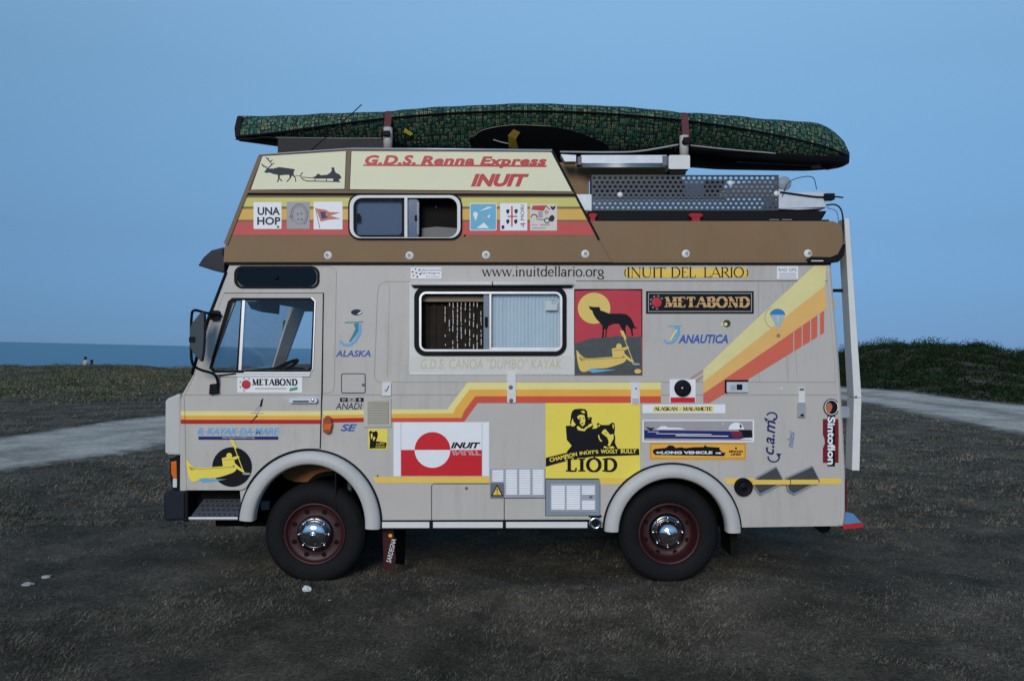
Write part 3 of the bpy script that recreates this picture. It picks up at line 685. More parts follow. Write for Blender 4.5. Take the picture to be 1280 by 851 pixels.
plate('swage_line', door, BODY_D, [rect(232, 493, 401, 494)], DY - 0.001, 0, md=0)
dh = plate('door_handle', door, ALUP, [rr(363, 497, 398, 503, 2.6)], DY - 0.03, 0.028, md=0, bevel=0.004)
plate('handle_recess', dh, BLACK, [rr(368, 500.2, 388, 502, .8)], DY - 0.0315, 0.0, md=0)
dome('key_lock', dh, CHROME, 391, 500, 2.2, DY - 0.03, 0.008)
# door stripes and stickers
for a, b_, m in ((513.5, 519.2, YEL), (519.2, 524.2, ORA), (524.2, 529.4, DRED)):
    plate('stripe', door, m, [[(232.5, a), (401.5, a), (401.2, b_), (232.5, b_)]], DY - 0.001, md=0)
s = plate('sticker', door, WHITE, [rect(297.5, 470.8, 378.5, 490.5)], DY - 0.003, 0.002, md=0, label='white sticker with black stencil lettering and red ball')
txt(s, 'METABOND', 343.5, 477.6, 57, 9, INK, DY - 0.004, serif=(.30, .11, .24, .12))
dome('red_ball', s, TXTRED, 307.8, 480.4, 5.8, DY - 0.0035, 0.0008)
plate('print', s, MID, None, DY - 0.004, islands=[[q] for q in ribbon(ell(307.8, 480.4, 8.2, 8.2, 100, 330, 10, True), 1.1)[::2]])
plate('print', s, GREENP, [[(362, 485.2), (372, 483.2), (372, 487), (362, 489)]], DY - 0.004)
plate('print', s, TAN, [rect(319, 484.5, 358, 486.6)], DY - 0.004)
s = txt(door, 'IL KAYAK DA MARE', 298, 539, 102, 9, LBLUE, DY - 0.002, shear=.3, bold=.02); s['label'] = 'pale blue slanted lettering'
plate('print', door, LBLUE, [rect(247, 538.4, 350, 539.4)], DY - 0.003, md=0)
s = plate('sticker', door, NAVY, [rect(249, 545, 348.5, 549)], DY - 0.003, .002, md=0); txt(s, 'http://kayak.inuitdelario.org', 298, 547, 40, 2.6, WHITE, DY - 0.004)
plate('print', door, INK, None, DY - 0.003, md=0, islands=[[[(330, 497), (328, 508), (325.5, 508), (327, 500)]], [[(322, 518), (323.5, 519), (314.5, 528), (313.5, 528)]]])
plate('print', door, GREYP, None, DY - 0.0025, md=0, islands=[[q] for q in ribbon([(314, 516), (330, 516.5)], .9) + ribbon([(319, 515), (326, 505)], .9) + ribbon([(327, 509), (321, 518)], 1.2)])
# the round kayak emblem
def kayak(parent, fx, fy, y, mb, mw, ms):
    T = lambda L: [(fx(u, v), fy(u, v)) for u, v in L]
    plate('print', parent, mw, [T([(125, 745), (150, 725), (230, 736), (370, 738), (300, 748), (170, 765)])], y, md=0)
    plate('print', parent, mb, [smooth_poly(T([(30, 570), (48, 592), (75, 620), (115, 640), (200, 638), (330, 628), (440, 630), (452, 650), (440, 670), (400, 690), (280, 725), (160, 728), (120, 752), (75, 755), (50, 720), (34, 640)]), 3)], y - .0007, md=0)
    plate('print', parent, mb, [T([(335, 600), (330, 558), (370, 548), (410, 552), (470, 538), (480, 552), (435, 575), (440, 600), (475, 632), (515, 660), (524, 682), (500, 674), (455, 648), (430, 618), (410, 636), (340, 636)])], y - .0010, md=0)
    plate('print', parent, mb, [T(ell(392, 537, 24, 24))], y - .0012, md=0)
    plate('print', parent, mb, None, y - .0014, md=0, islands=[[q] for q in ribbon(T([(430, 450), (513, 672)]), 1.0)] + [[T([(400, 398), (432, 406), (458, 475), (443, 478), (415, 440)])]])
    plate('print', parent, INK, None, y - .0013, md=0, islands=[[q] for q in ribbon(T([(60, 630), (130, 652), (330, 640), (440, 634)]), .45) + ribbon(T([(50, 630), (70, 650), (105, 655)]), .6) + ribbon(T([(60, 645), (80, 662)]), .6) + ribbon(T([(340, 572), (440, 570)]), .4)])
    plate('print', parent, ms, [T(ell(538, 690, 35, 9))], y - .0016, md=0)
s = plate('sticker', door, INK, [ell(291, 583, 24.8, n=40)], DY - 0.003, 0.002, md=0, label='round black emblem with yellow kayaker')
kayak(s, lambda u, v: 230 + u / 6.81, lambda u, v: 490 + v / 6.81, DY - 0.0038, STYEL, LBLUE, GREYP)

# ---- slit window over the door
sw = plate('slit_window', van, BLACK, [rr(293, 332.5, 399.5, 360.5, 10), rr(297, 335.5, 396.5, 358, 8)], -0.008, 0.008, md=0)
plate('pane', sw, glass('dark_glass', (0.05, 0.06, 0.08)), [rr(296, 335, 397, 358.5, 8)], 0.004, 0.004, md=0)
dome('catch', sw, BLACK, 345, 347, 3, -0.002, 0.01)
# ---- panel seams of the body
def seam(pts, w=0.9, m=BODY_D, y=-0.0012, closed=False): plate('seam', van, m, None, y, md=0, islands=[[q] for q in ribbon(pts, w, closed)])
SEAM = mat('dark_seam', (0.05, 0.05, 0.05), 0.7)
seam([(395, 333), (413, 333), (420, 337), (420.5, 345), (418, 480), (416, 490), (404, 492)], .8)
seam([(720, 351.3), (1037, 351.3)], .8, SEAM)
seam([(513, 352), (482, 352), (474, 356), (472, 366), (468, 470), (471, 477), (480, 478.5)], .9)
seam([(485, 352), (487, 360), (484, 470)], .5)
seam([(404, 493.5), (1050, 493.5)], .9); seam([(490, 477.5), (1048, 477.5)], .8)
seam([(978, 352), (982, 420), (985, 478)], .6); seam([(948, 352), (949, 478)], .5)
seam([(990, 346), (996, 470)], .4)
seam([(404, 367), (403, 490), (399, 560)], 1.2, BLACK)

# ---- striped livery on the body
def stripe(poly, m, y=-0.0022): return plate('stripe', van, m, [poly], y, md=0)
for a, b_, m in ((512.3, 517.8, YEL), (517.8, 522.0, ORA), (522.0, 527.2, DRED)):
    stripe([(404, a + 1), (456, a), (456, b_), (404, b_ + 1)], m)
stripe([(489.5, 511.5), (559, 511.5), (584.6, 477.8), (826, 477.8), (826, 486.6), (587, 486.6), (570, 509), (566.5, 516.5), (489.5, 517.2)], YEL)
stripe([(489.5, 517.2), (566.5, 516.5), (570, 509), (587, 486.6), (826, 486.6), (826, 495), (594, 495), (580, 514), (577, 522), (489.5, 522.3)], ORA)
stripe([(594, 495), (826, 495), (826, 503.5), (597, 503.5), (587, 517), (580, 527), (489.5, 527.2), (489.5, 522.3), (577, 522), (580, 514)], RED)
RYEL = C('sunbleached_yellow', (236, 224, 158), vary=.1); RORA = C('sunbleached_orange', (240, 190, 112), vary=.1); RRED = C('sunbleached_red', (222, 108, 86), vary=.12)
stripe([(879, 462), (940, 404), (1018, 332), (1033, 332), (1031, 357), (940, 429), (879, 477)], RYEL)
stripe([(879, 477), (940, 429), (1031, 357), (1033, 386), (940, 450), (879, 492)], RORA)
ro = lambda x: 450 - .688 * (x - 940); rl = lambda x: 471 - .613 * (x - 940)
for x0, x1 in ((879, 991.5), (992.8, 1002), (1003.3, 1012.5), (1014, 1021.5), (1025, 1030)):
    stripe([(x0, ro(x0)), (x1, ro(x1)), (x1, rl(x1) if x0 > 880 else rl(x1)), (x0, min(rl(x0), 503.5))] if x0 > 880 else [(879, 492), (x1, ro(x1)), (x1, rl(x1)), (891, 501), (887, 503.5), (879, 503.5)], RRED)
plate('tape', van, GOLD, [[(466, 595.8), (612, 595.8), (612, 603.2), (470, 603.2)]], -0.0025, md=0)
plate('tape', van, GOLD, [[(749, 597.5), (783, 597.5), (776, 605), (749, 605)]], -0.0025, md=0)
plate('tape', van, GOLD, [[(905, 597.6), (1055, 597.6), (1055, 604.8), (909, 604.8)]], -0.0025, md=0)
stripe([(860, 474), (879, 462), (879, 464), (862, 476)], C('faded_red', (186, 140, 134)))
stripe([(862, 480), (879, 469), (879, 471), (864, 482)], C('faded_red', (186, 140, 134)))

# ---- main window with its panel
wp = plate('window_panel', van, WHITE2, [rect(512, 353, 718, 468), rr(521, 361, 705, 443, 11)], -0.005, 0.005, md=0)
plate('lower_band', wp, OFFW, [[(511.5, 445.5), (718, 444), (718, 468.5), (511, 464)]], -0.0065, 0.001, md=0)
txt(wp, 'G.D.S. CANOA "DUMBO" KAYAK', 614, 454.6, 176, 13, TAN, -0.0078, shear=.18, space=1.05)
mw = plate('living_window', van, BLACK, [rr(518, 358, 708, 444.5, 14), rr(525.5, 366, 701.5, 438, 8)], -0.022, 0.017, md=0, bevel=0.003)
plate('frame', mw, ALU, [rr(524.3, 364.8, 702.7, 439.2, 9), rr(527.2, 367.6, 699.8, 436.4, 6)], -0.026, 0.02, md=0, bevel=0.003)
plate('pane', mw, WING, [rr(613, 367, 700, 437, 3)], -0.012, 0.004, md=0)
bv = []; nb = 70
for i in range(nb + 1):
    for py_ in (366, 438): bv.append((wx(615 + 86 * i / nb), 0.022 + (.004 + .004 * (math.sin(i * .21) > 0)) * math.sin(i * 1.7) , wz(py_)))
link('blind', bv, [(2 * i, 2 * i + 1, 2 * i + 3, 2 * i + 2) for i in range(nb)], BLIND, mw, True)
cv_ = []
for i in range(61):
    for py_ in (366, 440): cv_.append((wx(524 + 86 * i / 60), 0.11 + .012 * math.sin(i * .9) + .006 * math.sin(i * 2.3), wz(py_)))
link('curtain', cv_, [(2 * i, 2 * i + 1, 2 * i + 3, 2 * i + 2) for i in range(60)], mat('brown_curtain', (0.034, 0.027, 0.022), .9, vary=.4, scale=18, spec=.05), mw, True)
plate('pane_edge', mw, mat('greyed_acrylic', s2l((120, 134, 146)), 0.3), [rect(604.5, 367, 612.5, 437)], -0.004, 0.003, md=0)
plate('divider', mw, ALU, [rect(612, 367, 614.2, 437)], -0.024, 0.018, md=0)
plate('catch', mw, BLACK, [rr(606, 396, 609.8, 409, 1.2)], -0.014, 0.01, md=0)
plate('blind_edge', mw, ALU, [rect(613.5, 434.3, 700, 436.6)], -0.014, 0.003, md=0)
st = plate('sticker', mw, C('pale_sticker', (196, 206, 206)), [rr(681.5, 376.5, 696.5, 388, 1)], -0.0135, .001, md=0)
plate('print', st, MID, None, -0.0142, md=0, islands=[[q] for q in ribbon(ell(692, 377.5, 2.2, 2.2), .6, True)])
plate('trim_board', mw, TANW, [rect(526, 369, 606, 376.5)], 0.05, 0.015, md=0)
for k in range(12):                          # bead strings hanging inside the open half
    x = 556 + k * 5.0 + random.uniform(-.6, .6); isl = []; yq = 378
    dens = 0.95 - 0.07 * abs(k - 5)
    while yq < 433:
        l = random.uniform(2.0, 9.0)
        if random.random() < dens - .25 * (yq > 400) * random.random(): isl.append([rect(x - .5 + .25 * math.sin(yq), yq, x + .5 + .25 * math.sin(yq), yq + l)])
        yq += l + random.uniform(.6, 2.5)
    if isl: plate('bead_string', mw, CURT, None, 0.06, 0.004, md=0, islands=isl, jit=False)
for k in range(3):
    x = 630 + k * 12
    plate('blind_cord', mw, WHITE2, None, 0.018, 0.001, md=0, islands=[[rect(x, y, x + .5, y + 3)] for y in range(376, 432, 5)], jit=False)
rail = tube('awning_rail', van, WHITE2, [(wx(514), -0.03, wz(355)), (wx(716.5), -0.03, wz(355))], 0.014, n=12, straight=True)
tube('rail_seal', rail, BLACK, [(wx(517), -0.022, wz(357.8)), (wx(715), -0.022, wz(357.8))], 0.012, n=10, straight=True)
plate('rail_joint', rail, BLACK, [rect(615, 352.5, 616.3, 357.5)], -0.0455, .004, md=0)

# ---- poster of wolf and canoeist
ps = plate('sticker', van, POSTRED, [rect(717.5, 361.3, 803, 469)], -0.005, 0.003, md=0, label='poster with black wolf howling at a yellow moon')
PX = lambda L: [(715 + u / 7.09, 355 + v / 7.09) for u, v in L]
plate('print', ps, POSTYEL, [PX(ell(195, 215, 144, 138, n=40))], -0.006, md=0)
plate('print', ps, POSTGR, [PX([(20, 522), (75, 515), (125, 490), (180, 480), (262, 474), (310, 468), (350, 470), (390, 455), (430, 465), (480, 465), (545, 468), (615, 460), (620, 806), (20, 806)])], -0.0063, md=0)
plate('print', ps, INK, [PX([(148, 190), (160, 200), (205, 205), (215, 200), (222, 208), (240, 198), (243, 212), (252, 218), (248, 232), (285, 245), (330, 262), (430, 262), (480, 268), (520, 300), (545, 350), (555, 380), (575, 385), (570, 393), (550, 392), (535, 395), (540, 455), (530, 468), (520, 405), (495, 370), (480, 362), (472, 390), (478, 440), (466, 470), (455, 430), (440, 395), (425, 372), (415, 352), (370, 352), (325, 370), (310, 400), (302, 472), (292, 475), (298, 405), (285, 395), (280, 475), (262, 478), (270, 420), (268, 370), (250, 345), (215, 310), (190, 270), (178, 235), (160, 225), (152, 208)])], -0.0066, md=0)
plate('print', ps, INK, None, -0.0067, md=0, islands=[[PX([(20, 44), (618, 44), (618, 58), (400, 52), (20, 60)])], [PX([(612, 44), (620, 44), (620, 470), (614, 470)])], [PX([(20, 44), (26, 44), (24, 540), (18, 540)])]])
kx = lambda u: (u - 30) * 1.036 + 40; ky = lambda v: v * 1.03 - 2
kayak(ps, lambda u, v: 715 + kx(u) / 7.09, lambda u, v: 355 + ky(v) / 7.09, -0.0072, POSTYEL, LBLUE, GREYP)
plate('print', ps, POSTYEL, [PX(ell(582, 772, 30, 20))], -0.0072, md=0)

# ---- black metal-lettered plate
s = plate('sticker', van, INK, [rect(807.5, 364, 942, 392)], -0.004, 0.003, md=0, label='black plate with bronze stencil lettering')
plate('print', s, GREYP, [rect(810, 366.2, 939.6, 389.8), rect(811, 367.2, 938.6, 388.8)], -0.005, md=0)
txt(s, 'METABOND', 884, 377.6, 107, 14.5, BRONZE, -0.0052, serif=(.30, .11, .24, .12))
dome('red_ball', s, TXTRED, 821, 378, 6.2, -0.0045, .0008)
plate('print', s, GREYP, None, -0.0052, md=0, islands=[[q] for q in ribbon(ell(821, 378, 8.2, 8.2, 80, 350, 14, True), 1.2)[::2]])
plate('print', s, INK, None, -0.0056, md=0, islands=[[rect(831, 377.2, 938, 378)]])

# ---- lettering along the top of the side
txt(van, 'www.inuitdellario.org', 678.5, 341, 153, 16.5, INK, -0.003, serif=(.13, .05, .10))
t_ = plate('tape', van, GOLD, [[(782, 336), (935, 335), (935, 346.5), (782, 347)]], -0.0025, md=0)
for t_, cx_, w_ in (('INUIT', 808, 48), ('DEL', 854.5, 31), ('LARIO', 905, 50)): txt(van, t_, cx_, 340.4, w_, 13.5, INK, -0.0036, serif=(.13, .05, .11))
plate('print', van, INK, None, -0.0036, md=0, islands=[[q] for q in ribbon(ell(786, 341, 5, 7, 140, 220, 6, True), 1.2) + ribbon(ell(931, 341, 3.5, 6, -50, 50, 6, True), 1.2)])
s = plate('sticker', van, WHITE, [rect(513.5, 334.5, 552, 348.5)], -0.004, .003, md=0)
txt(s, 'Indipendentzia', 538, 337.6, 27, 3.4, MID, -0.005); txt(s, 'Sardegna', 538, 341.5, 24, 3.6, MID, -0.005); txt(s, 'iRS sardigna', 541, 345.8, 17, 2, MID, -0.005)
for k in range(6):
    a = R(k * 60 + 15); m = [DNAVY, DNAVY, TXTRED, DNAVY, TEAL, TEAL][k]
    plate('print', s, m, [[(520.5 + 6 * math.cos(a - .25), 341.2 + 6 * math.sin(a - .25)), (520.5 + 6 * math.cos(a + .25), 341.2 + 6 * math.sin(a + .25)), (520.5 + 3 * math.cos(a), 341.2 + 3 * math.sin(a))]], -0.005, md=0)
plate('print', s, TXTRED, [ell(520.5, 341.2, 1.3, n=10)], -0.005, md=0)
s = plate('sticker', van, WHITE, [rect(971, 333, 997.5, 349)], -0.004, .003, md=0)
txt(s, 'RAD GPS', 984.5, 337.2, 22, 4, MID, -0.005)
for yq in (341.5, 344, 346.5): plate('print', s, GREYP, [rect(974, yq, 995, yq + .9)], -0.005, md=0)

# ---- small figures and names
def skier(cx, cy, m, k=1.0):
    plate('print', van, m, None, -0.003, md=0, islands=[[q] for q in ribbon([(cx - 10 * k, cy - 14 * k), (cx + 13 * k, cy - 14.5 * k)], 1.2 * k) + ribbon([(cx + 4 * k, cy - 13 * k), (cx + 6 * k, cy - 6 * k)], 6 * k, w2=5 * k) + ribbon([(cx + 6 * k, cy - 6 * k), (cx + 1 * k, cy + 3 * k), (cx - 4 * k, cy + 10 * k)], 5 * k, w2=2 * k)])
    plate('print', van, LBLUE, None, -0.0032, md=0, islands=[[q] for q in ribbon([(cx + 9 * k, cy - 12 * k), (cx + 9 * k, cy - 1 * k), (cx + 4 * k, cy + 8 * k), (cx - 3 * k, cy + 14 * k), (cx - 11 * k, cy + 14 * k), (cx - 16 * k, cy + 9 * k)], 3.4 * k)][0:5])
skier(441, 417, TEAL)
txt(van, 'ALASKA', 441.5, 441.8, 44, 8, BLUE, -0.003, shear=.2, bold=.02)
em = plate('emblem', van, DNAVY, [ell(445.8, 390.3, 7, 3.7)], -0.003, .002, md=0); plate('print', em, WHITE, [[(446, 393), (452, 388.5), (452.5, 390), (450, 392.5)]], -0.004, md=0)
skier(842, 418, LBLUE, .75)
plate('print', van, YEL, None, -0.0036, md=0, islands=[[q] for q in ribbon([(846, 412), (842, 418), (838, 425)], 2.2)])
txt(van, 'ANAUTICA', 879, 423.5, 62, 11, BLUE, -0.003, shear=.25, bold=.03)
em = plate('emblem', van, C('dark_green_print', (50, 70, 50)), [ell(908.5, 404.3, 4.6)], -0.003, .002, md=0); plate('print', em, YEL, [ell(907, 405.2, 2.2)], -0.004, md=0); plate('print', em, YEL, [[(899, 406.5), (904, 403.5), (904, 406.8)]], -0.004, md=0)
txt(van, 'ANADI', 436, 507.5, 33, 8, DNAVY, -0.003, shear=.2)
for x, t in ((425, 'SO'), (435, 'F'), (445, 'B')):
    s = plate('sticker', van, INK if t != 'F' else GREYP, [rect(x, 497, x + 9.6, 502)], -0.003, .002, md=0); txt(s, t, x + 4.8, 499.5, 4.5 if t == 'SO' else 2.6, 3, WHITE if t != 'F' else INK, -0.004)
txt(van, 'SE', 436, 534.3, 20.5, 9, BLUE, -0.003, shear=.3, bold=.03)
fl = plate('service_flap', van, BODY, [rr(427.5, 467.5, 456, 490.5, 1.5)], -0.003, .002, md=0)
plate('seam', fl, SEAM, None, -0.0036, md=0, islands=[[q] for q in ribbon(rr(427, 467, 456.5, 491, 2), 1.1, True)])
dome('latch', fl, MID, 454, 481, 2, -0.003, .006)
# beige ventilation grille
gr = plate('vent_grille', van, C('beige_plastic_shade', (140, 136, 124)), [rect(455, 498, 489, 533.5)], -0.006, .005, md=0, bevel=.001)
plate('grille_frame', gr, C('beige_plastic', (200, 194, 178)), [rect(455, 498, 489, 533.5), rect(460, 501.5, 486, 530.5)], -0.009, .004, md=0, bevel=.001)
for k in range(14):
    y0 = 502 + k * 2.1
    o = plate('slat', gr, C('beige_plastic', (200, 194, 178)), [rect(460.5, y0, 485.5, y0 + 1.15)], -0.013, .007, md=0)
s = plate('sticker', van, STYEL, [rect(460.5, 536, 484.5, 561.5)], -0.003, .002, md=0, label='small yellow sticker with black wolf head')
plate('print', s, INK, [[(461.5, 540), (463.5, 537.5), (465, 539.5), (468.5, 539), (470.5, 538), (472.5, 541), (472, 546), (470, 551), (476, 552), (483.5, 553), (482.5, 560), (466, 560), (462, 560.5), (462.5, 550)]], -0.004, md=0)
plate('print', s, STYEL, None, -0.0046, md=0, islands=[[[(463.5, 542), (465.5, 541), (466, 546), (464, 549)]], [[(467.5, 545), (469.5, 547), (467, 551), (466, 548)]]])
txt(s, 'LUPO', 475.5, 554.6, 10, 2.6, STYEL, -0.0046); txt(s, 'SORGO', 475.5, 558, 12, 2.2, STYEL, -0.0046)
il = plate('indicator_lamp', van, AMBERD, [[(407, 521), (410, 518.5), (414, 521), (416.5, 530), (414, 540), (409.5, 542), (405, 539), (404.5, 529)]], -0.034, .032, md=0, bevel=.006)
plate('lens_band', il, AMBER, [[(405.5, 529), (415.8, 529), (414.2, 536.5), (406, 536.5)]], -0.036, .004, md=0)

# ---- red and white flag sticker
fs = plate('sticker', van, WHITE, [rect(492, 527.5, 611.5, 595)], -0.004, .003, md=0, label='white and red sticker with a split disc')
plate('print', fs, FLAGRED, [rect(501.5, 562, 602.3, 594.6)], -0.005, md=0)
plate('print', fs, FLAGRED, [ell(540.7, 562, 22.3, 22.3, 180, 360, 28, True)], -0.0053, md=0)
plate('print', fs, WHITE, [ell(540.7, 562, 22.3, 22.3, 0, 180, 28, True)], -0.0053, md=0)
plate('seam', fs, GREYP, None, -0.005, md=0, islands=[[rect(501, 528, 501.5, 595)], [rect(602.3, 528, 602.8, 595)]])
txt(fs, 'INUIT', 582, 556.5, 37, 7.6, INK, -0.0056, shear=.3, bold=.045)
txt(fs, 'INUIT', 583, 565.6, 37, -6.5, C('pink_grey', (216, 150, 156)), -0.0056, shear=.2, bold=.045)

# ---- yellow portrait sticker
ls = plate('sticker', van, STYEL, [rect(682, 503.5, 800, 597.5)], -0.0042, .003, md=0, label='large yellow sticker with black portrait and sledge dog')
LX = lambda L: [(680 + u / 8.104, 500 + v / 8.104) for u, v in L]
plate('print', ls, INK, [LX([(220, 260), (270, 255), (262, 230), (270, 190), (272, 150), (285, 110), (310, 90), (370, 85), (420, 92), (437, 115), (442, 172), (485, 172), (480, 215), (500, 265), (485, 288), (530, 285), (545, 270), (540, 250), (530, 240), (550, 228), (578, 250), (655, 250), (690, 225), (712, 232), (718, 290), (712, 340), (722, 380), (718, 430), (740, 480), (760, 495), (500, 505), (240, 545), (230, 520), (280, 460), (230, 400)])], -0.0052, md=0)
plate('print', ls, STYEL, None, -0.0056, md=0, islands=[[LX(p)] for p in (
    [(335, 168), (350, 152), (375, 145), (408, 152), (418, 200), (412, 245), (388, 265), (365, 240), (362, 215), (378, 205), (345, 190)], [(275, 225), (290, 182), (298, 215), (322, 245), (302, 265), (272, 260)],
    [(330, 268), (350, 262), (375, 285), (405, 290), (430, 265), (468, 262), (430, 288), (412, 312), (352, 305), (336, 290)], [(445, 252), (478, 232), (492, 252), (455, 276)],
    [(580, 330), (600, 300), (625, 293), (640, 315), (668, 348), (702, 342), (705, 385), (682, 430), (665, 466), (645, 460), (655, 420), (640, 378), (622, 362), (600, 345)],
    [(546, 358), (556, 348), (568, 392), (592, 415), (570, 418), (552, 385)], [(600, 482), (612, 462), (650, 480), (690, 462), (715, 478), (700, 488)], [(552, 246), (560, 242), (568, 258), (552, 272)], [(690, 245), (704, 244), (706, 290), (698, 285)], [(370, 110), (405, 105), (418, 128), (395, 132)], [(446, 182), (460, 180), (455, 195)])])
plate('print', ls, INK, None, -0.006, md=0, islands=[[LX(p)] for p in ([(352, 180), (372, 178), (370, 190), (354, 190)], [(392, 178), (410, 180), (408, 188), (394, 188)], [(368, 232), (398, 230), (400, 238), (370, 242)], [(615, 330), (634, 328), (630, 340)], [(655, 318), (675, 322), (668, 334)])])
plate('print', ls, INK, [LX([(18, 582), (250, 525), (480, 492), (960, 490), (966, 555), (480, 572), (200, 622), (18, 672)])], -0.0054, md=0)
for t, u, v, w, r in (('CHAMPION', 195, 575, 285, 13), ("INÜIT'S", 455, 526, 190, 5), ('WOOLY', 662, 518, 175, 1), ('BULLY', 858, 516, 160, 0)):
    (p,) = LX([(u, v)]); txt(ls, t, p[0], p[1], w / 8.104, 5.2, STYEL, -0.0064, bold=.03, rot=r)
(p,) = LX([(482, 652)]); txt(ls, 'LIOD', p[0], p[1], 66.5, 20, STYEL, -0.0064, serif=(.34, .22, .30, .16)); txt(ls, 'LIOD', p[0], p[1] + .4, 64.5, 18.2, INK, -0.0069, serif=(.25, .12, .24, .16))
dome('print', ls, INK, p[0] + 3.4, p[1] - 8.6, 1.5, -0.0068, .0004)

# ---- other stickers towards the tail
s = plate('sticker', van, WHITE, [rect(803, 505.3, 906.5, 516.3)], -0.004, .003, md=0)
plate('print', s, YEL, [rect(816, 507.3, 892, 514.5)], -0.005, md=0)
txt(s, 'ALASKAN - MALAMUTE', 853.5, 510.8, 73, 5, INK, -0.0056, serif=(.26, .1, .2))
s = plate('sticker', van, GREYP, [rr(802.8, 524.5, 942.5, 552.5, 1)], -0.004, .003, md=0, label='grey and navy sticker with red sun over the sea')
plate('print', s, WHITE, [rr(802.8, 524.5, 942.5, 552.5, 1), rect(804.6, 526, 940.6, 550.5)], -0.005, md=0)
QX = lambda L: [(800 + u / 8.533, 505 + v / 8.533) for u, v in L]
plate('print', s, NAVY, [QX([(45, 275), (1195, 290), (1190, 352), (1050, 372), (45, 362)])], -0.0052, md=0)
plate('print', s, WHITE, [QX(ell(1025, 270, 82, 76, 180, 360, 20, True))], -0.0053, md=0)
plate('print', s, C('dull_red', (130, 36, 62)), [QX([(960, 292), (1090, 292), (1080, 345), (1040, 366), (990, 355)])], -0.0054, md=0)
plate('print', s, INK, None, -0.0056, md=0, islands=[[QX(p)] for p in ([(55, 238), (110, 252), (160, 250), (120, 278), (90, 268)], [(1035, 270), (1190, 275), (1198, 350), (1110, 365), (1085, 300)], [(1060, 210), (1085, 230), (1075, 262), (1062, 240)])])
plate('print', s, WHITE, None, -0.0057, md=0, islands=[[QX(p)] for p in ([(165, 270), (225, 235), (265, 232), (300, 248), (420, 250), (490, 268)], [(80, 290), (200, 293), (200, 298), (80, 295)], [(170, 310), (760, 318), (760, 324), (170, 316)], [(380, 328), (940, 336), (940, 344), (380, 338)], [(1060, 372), (1120, 358), (1200, 360), (1200, 380)], [(880, 190), (890, 215), (878, 215)])])
s = plate('sticker', van, ORA, [rect(812, 553, 932.5, 574.3)], -0.004, .003, md=0, label='orange yellow sticker with a black ship')
plate('print', s, C('rust_line', (176, 110, 50)), [rect(813, 554, 931.5, 573), rect(813.7, 554.7, 930.8, 572.3)], -0.005, md=0)
plate('print', s, INK, [QX([(135, 490), (160, 475), (270, 465), (310, 437), (350, 440), (380, 465), (440, 457), (480, 467), (570, 457), (680, 455), (690, 432), (712, 452), (850, 460), (845, 478), (880, 515), (912, 515), (895, 552), (160, 540), (138, 515)])], -0.0052, md=0)
txt(s, 'LONG VEHICLE', 858.5, 565.4, 64, 3.6, WHITE, -0.0056, bold=.05); plate('print', s, WHITE, None, -0.0056, md=0, islands=[[QX([(165, 515), (190, 500), (190, 508), (230, 508), (230, 522), (190, 522), (190, 528)])], [QX([(868, 520), (845, 506), (845, 514), (805, 514), (805, 527), (845, 527), (845, 534)])]])
txt(s, 'MINOAN', 920, 564, 17, 3, INK, -0.0056, bold=.04); txt(s, 'LINES', 920, 567.6, 12.5, 2.8, INK, -0.0056, bold=.04); plate('print', s, INK, [QX(ell(1022, 468, 10, 12))], -0.0056, md=0)
# blue script, turned to read upwards
c_ = txt(van, 'c.a.m.', 963.5, 545, 46, 10.5, NAVY, -0.003, shear=.3, bold=.012, rot=87)
plate('print', van, NAVY, None, -0.0032, md=0, islands=[[q] for q in ribbon(ell(964.5, 520.5, 6.5, 5, -160, 80, 12, True), 1.8) + ribbon(ell(967, 571, 7, 6, -30, 190, 12, True), 1.8)] + [[[(955, 521.5), (960.5, 524), (957, 527)]], [[(970, 566), (977, 567), (972.5, 571)]]])
txt(van, 'milesi', 988.5, 549, 21, 8, BLUE, -0.003, shear=.4, rot=84)
# tall maroon sticker with vertical lettering
s = plate('sticker', van, C('maroon_print', (126, 26, 42)), [[(1028.5, 523.5), (1048, 523.5), (1048, 578), (1028.5, 578), (1028.5, 560), (1031, 554), (1030.5, 548), (1028.5, 543)]], -0.004, .003, md=0, label='maroon sticker with vertical white lettering')
plate('print', s, INK, [rect(1034, 518, 1043.5, 582.5)], -0.0046, md=0)
txt(s, 'Sintoflon', 1039.2, 550.5, 60, 9.6, WHITE, -0.0056, bold=.035, rot=-90)
d_ = plate('sticker', van, INK, [ell(1039, 509, 10, 11, n=28)], -0.005, .003, md=0); plate('print', d_, WHITE, [ell(1039, 508.8, 8.6, 9.6, n=28), ell(1039, 508.8, 7.7, 8.7, n=28)], -0.006, md=0)
plate('print', d_, C('skin_orange', (190, 112, 80)), [smooth_poly([(1032, 507), (1036, 503), (1040, 507), (1038, 514), (1035, 516.5), (1032.5, 513)])], -0.006, md=0)
# balloon emblem on the yellow stripe
plate('print', van, C('sail_blue', (58, 134, 190)), [ell(971.8, 393.5, 9.6, 7.6, 180, 360, 16, True)], -0.0034, md=0)
plate('print', van, C('sail_pale', (176, 192, 196)), [[(962.2, 393.5), (981.4, 393.5), (973.5, 411), (971.5, 411)]], -0.0034, md=0)
plate('print', van, WHITE, [rect(972, 394, 972.6, 403)], -0.0038, md=0)
plate('print', van, GREYP, None, -0.0036, md=0, islands=[[q] for q in ribbon(ell(967, 397, 11, 13, 100, 260, 12, True), .8)])
plate('print', van, MID, None, -0.0036, md=0, islands=[[q] for k in range(3) for q in ribbon([(972.8 - 3 * math.cos(k * 1.05), 419.5 - 3 * math.sin(k * 1.05)), (972.8 + 3 * math.cos(k * 1.05), 419.5 + 3 * math.sin(k * 1.05))], .9)])

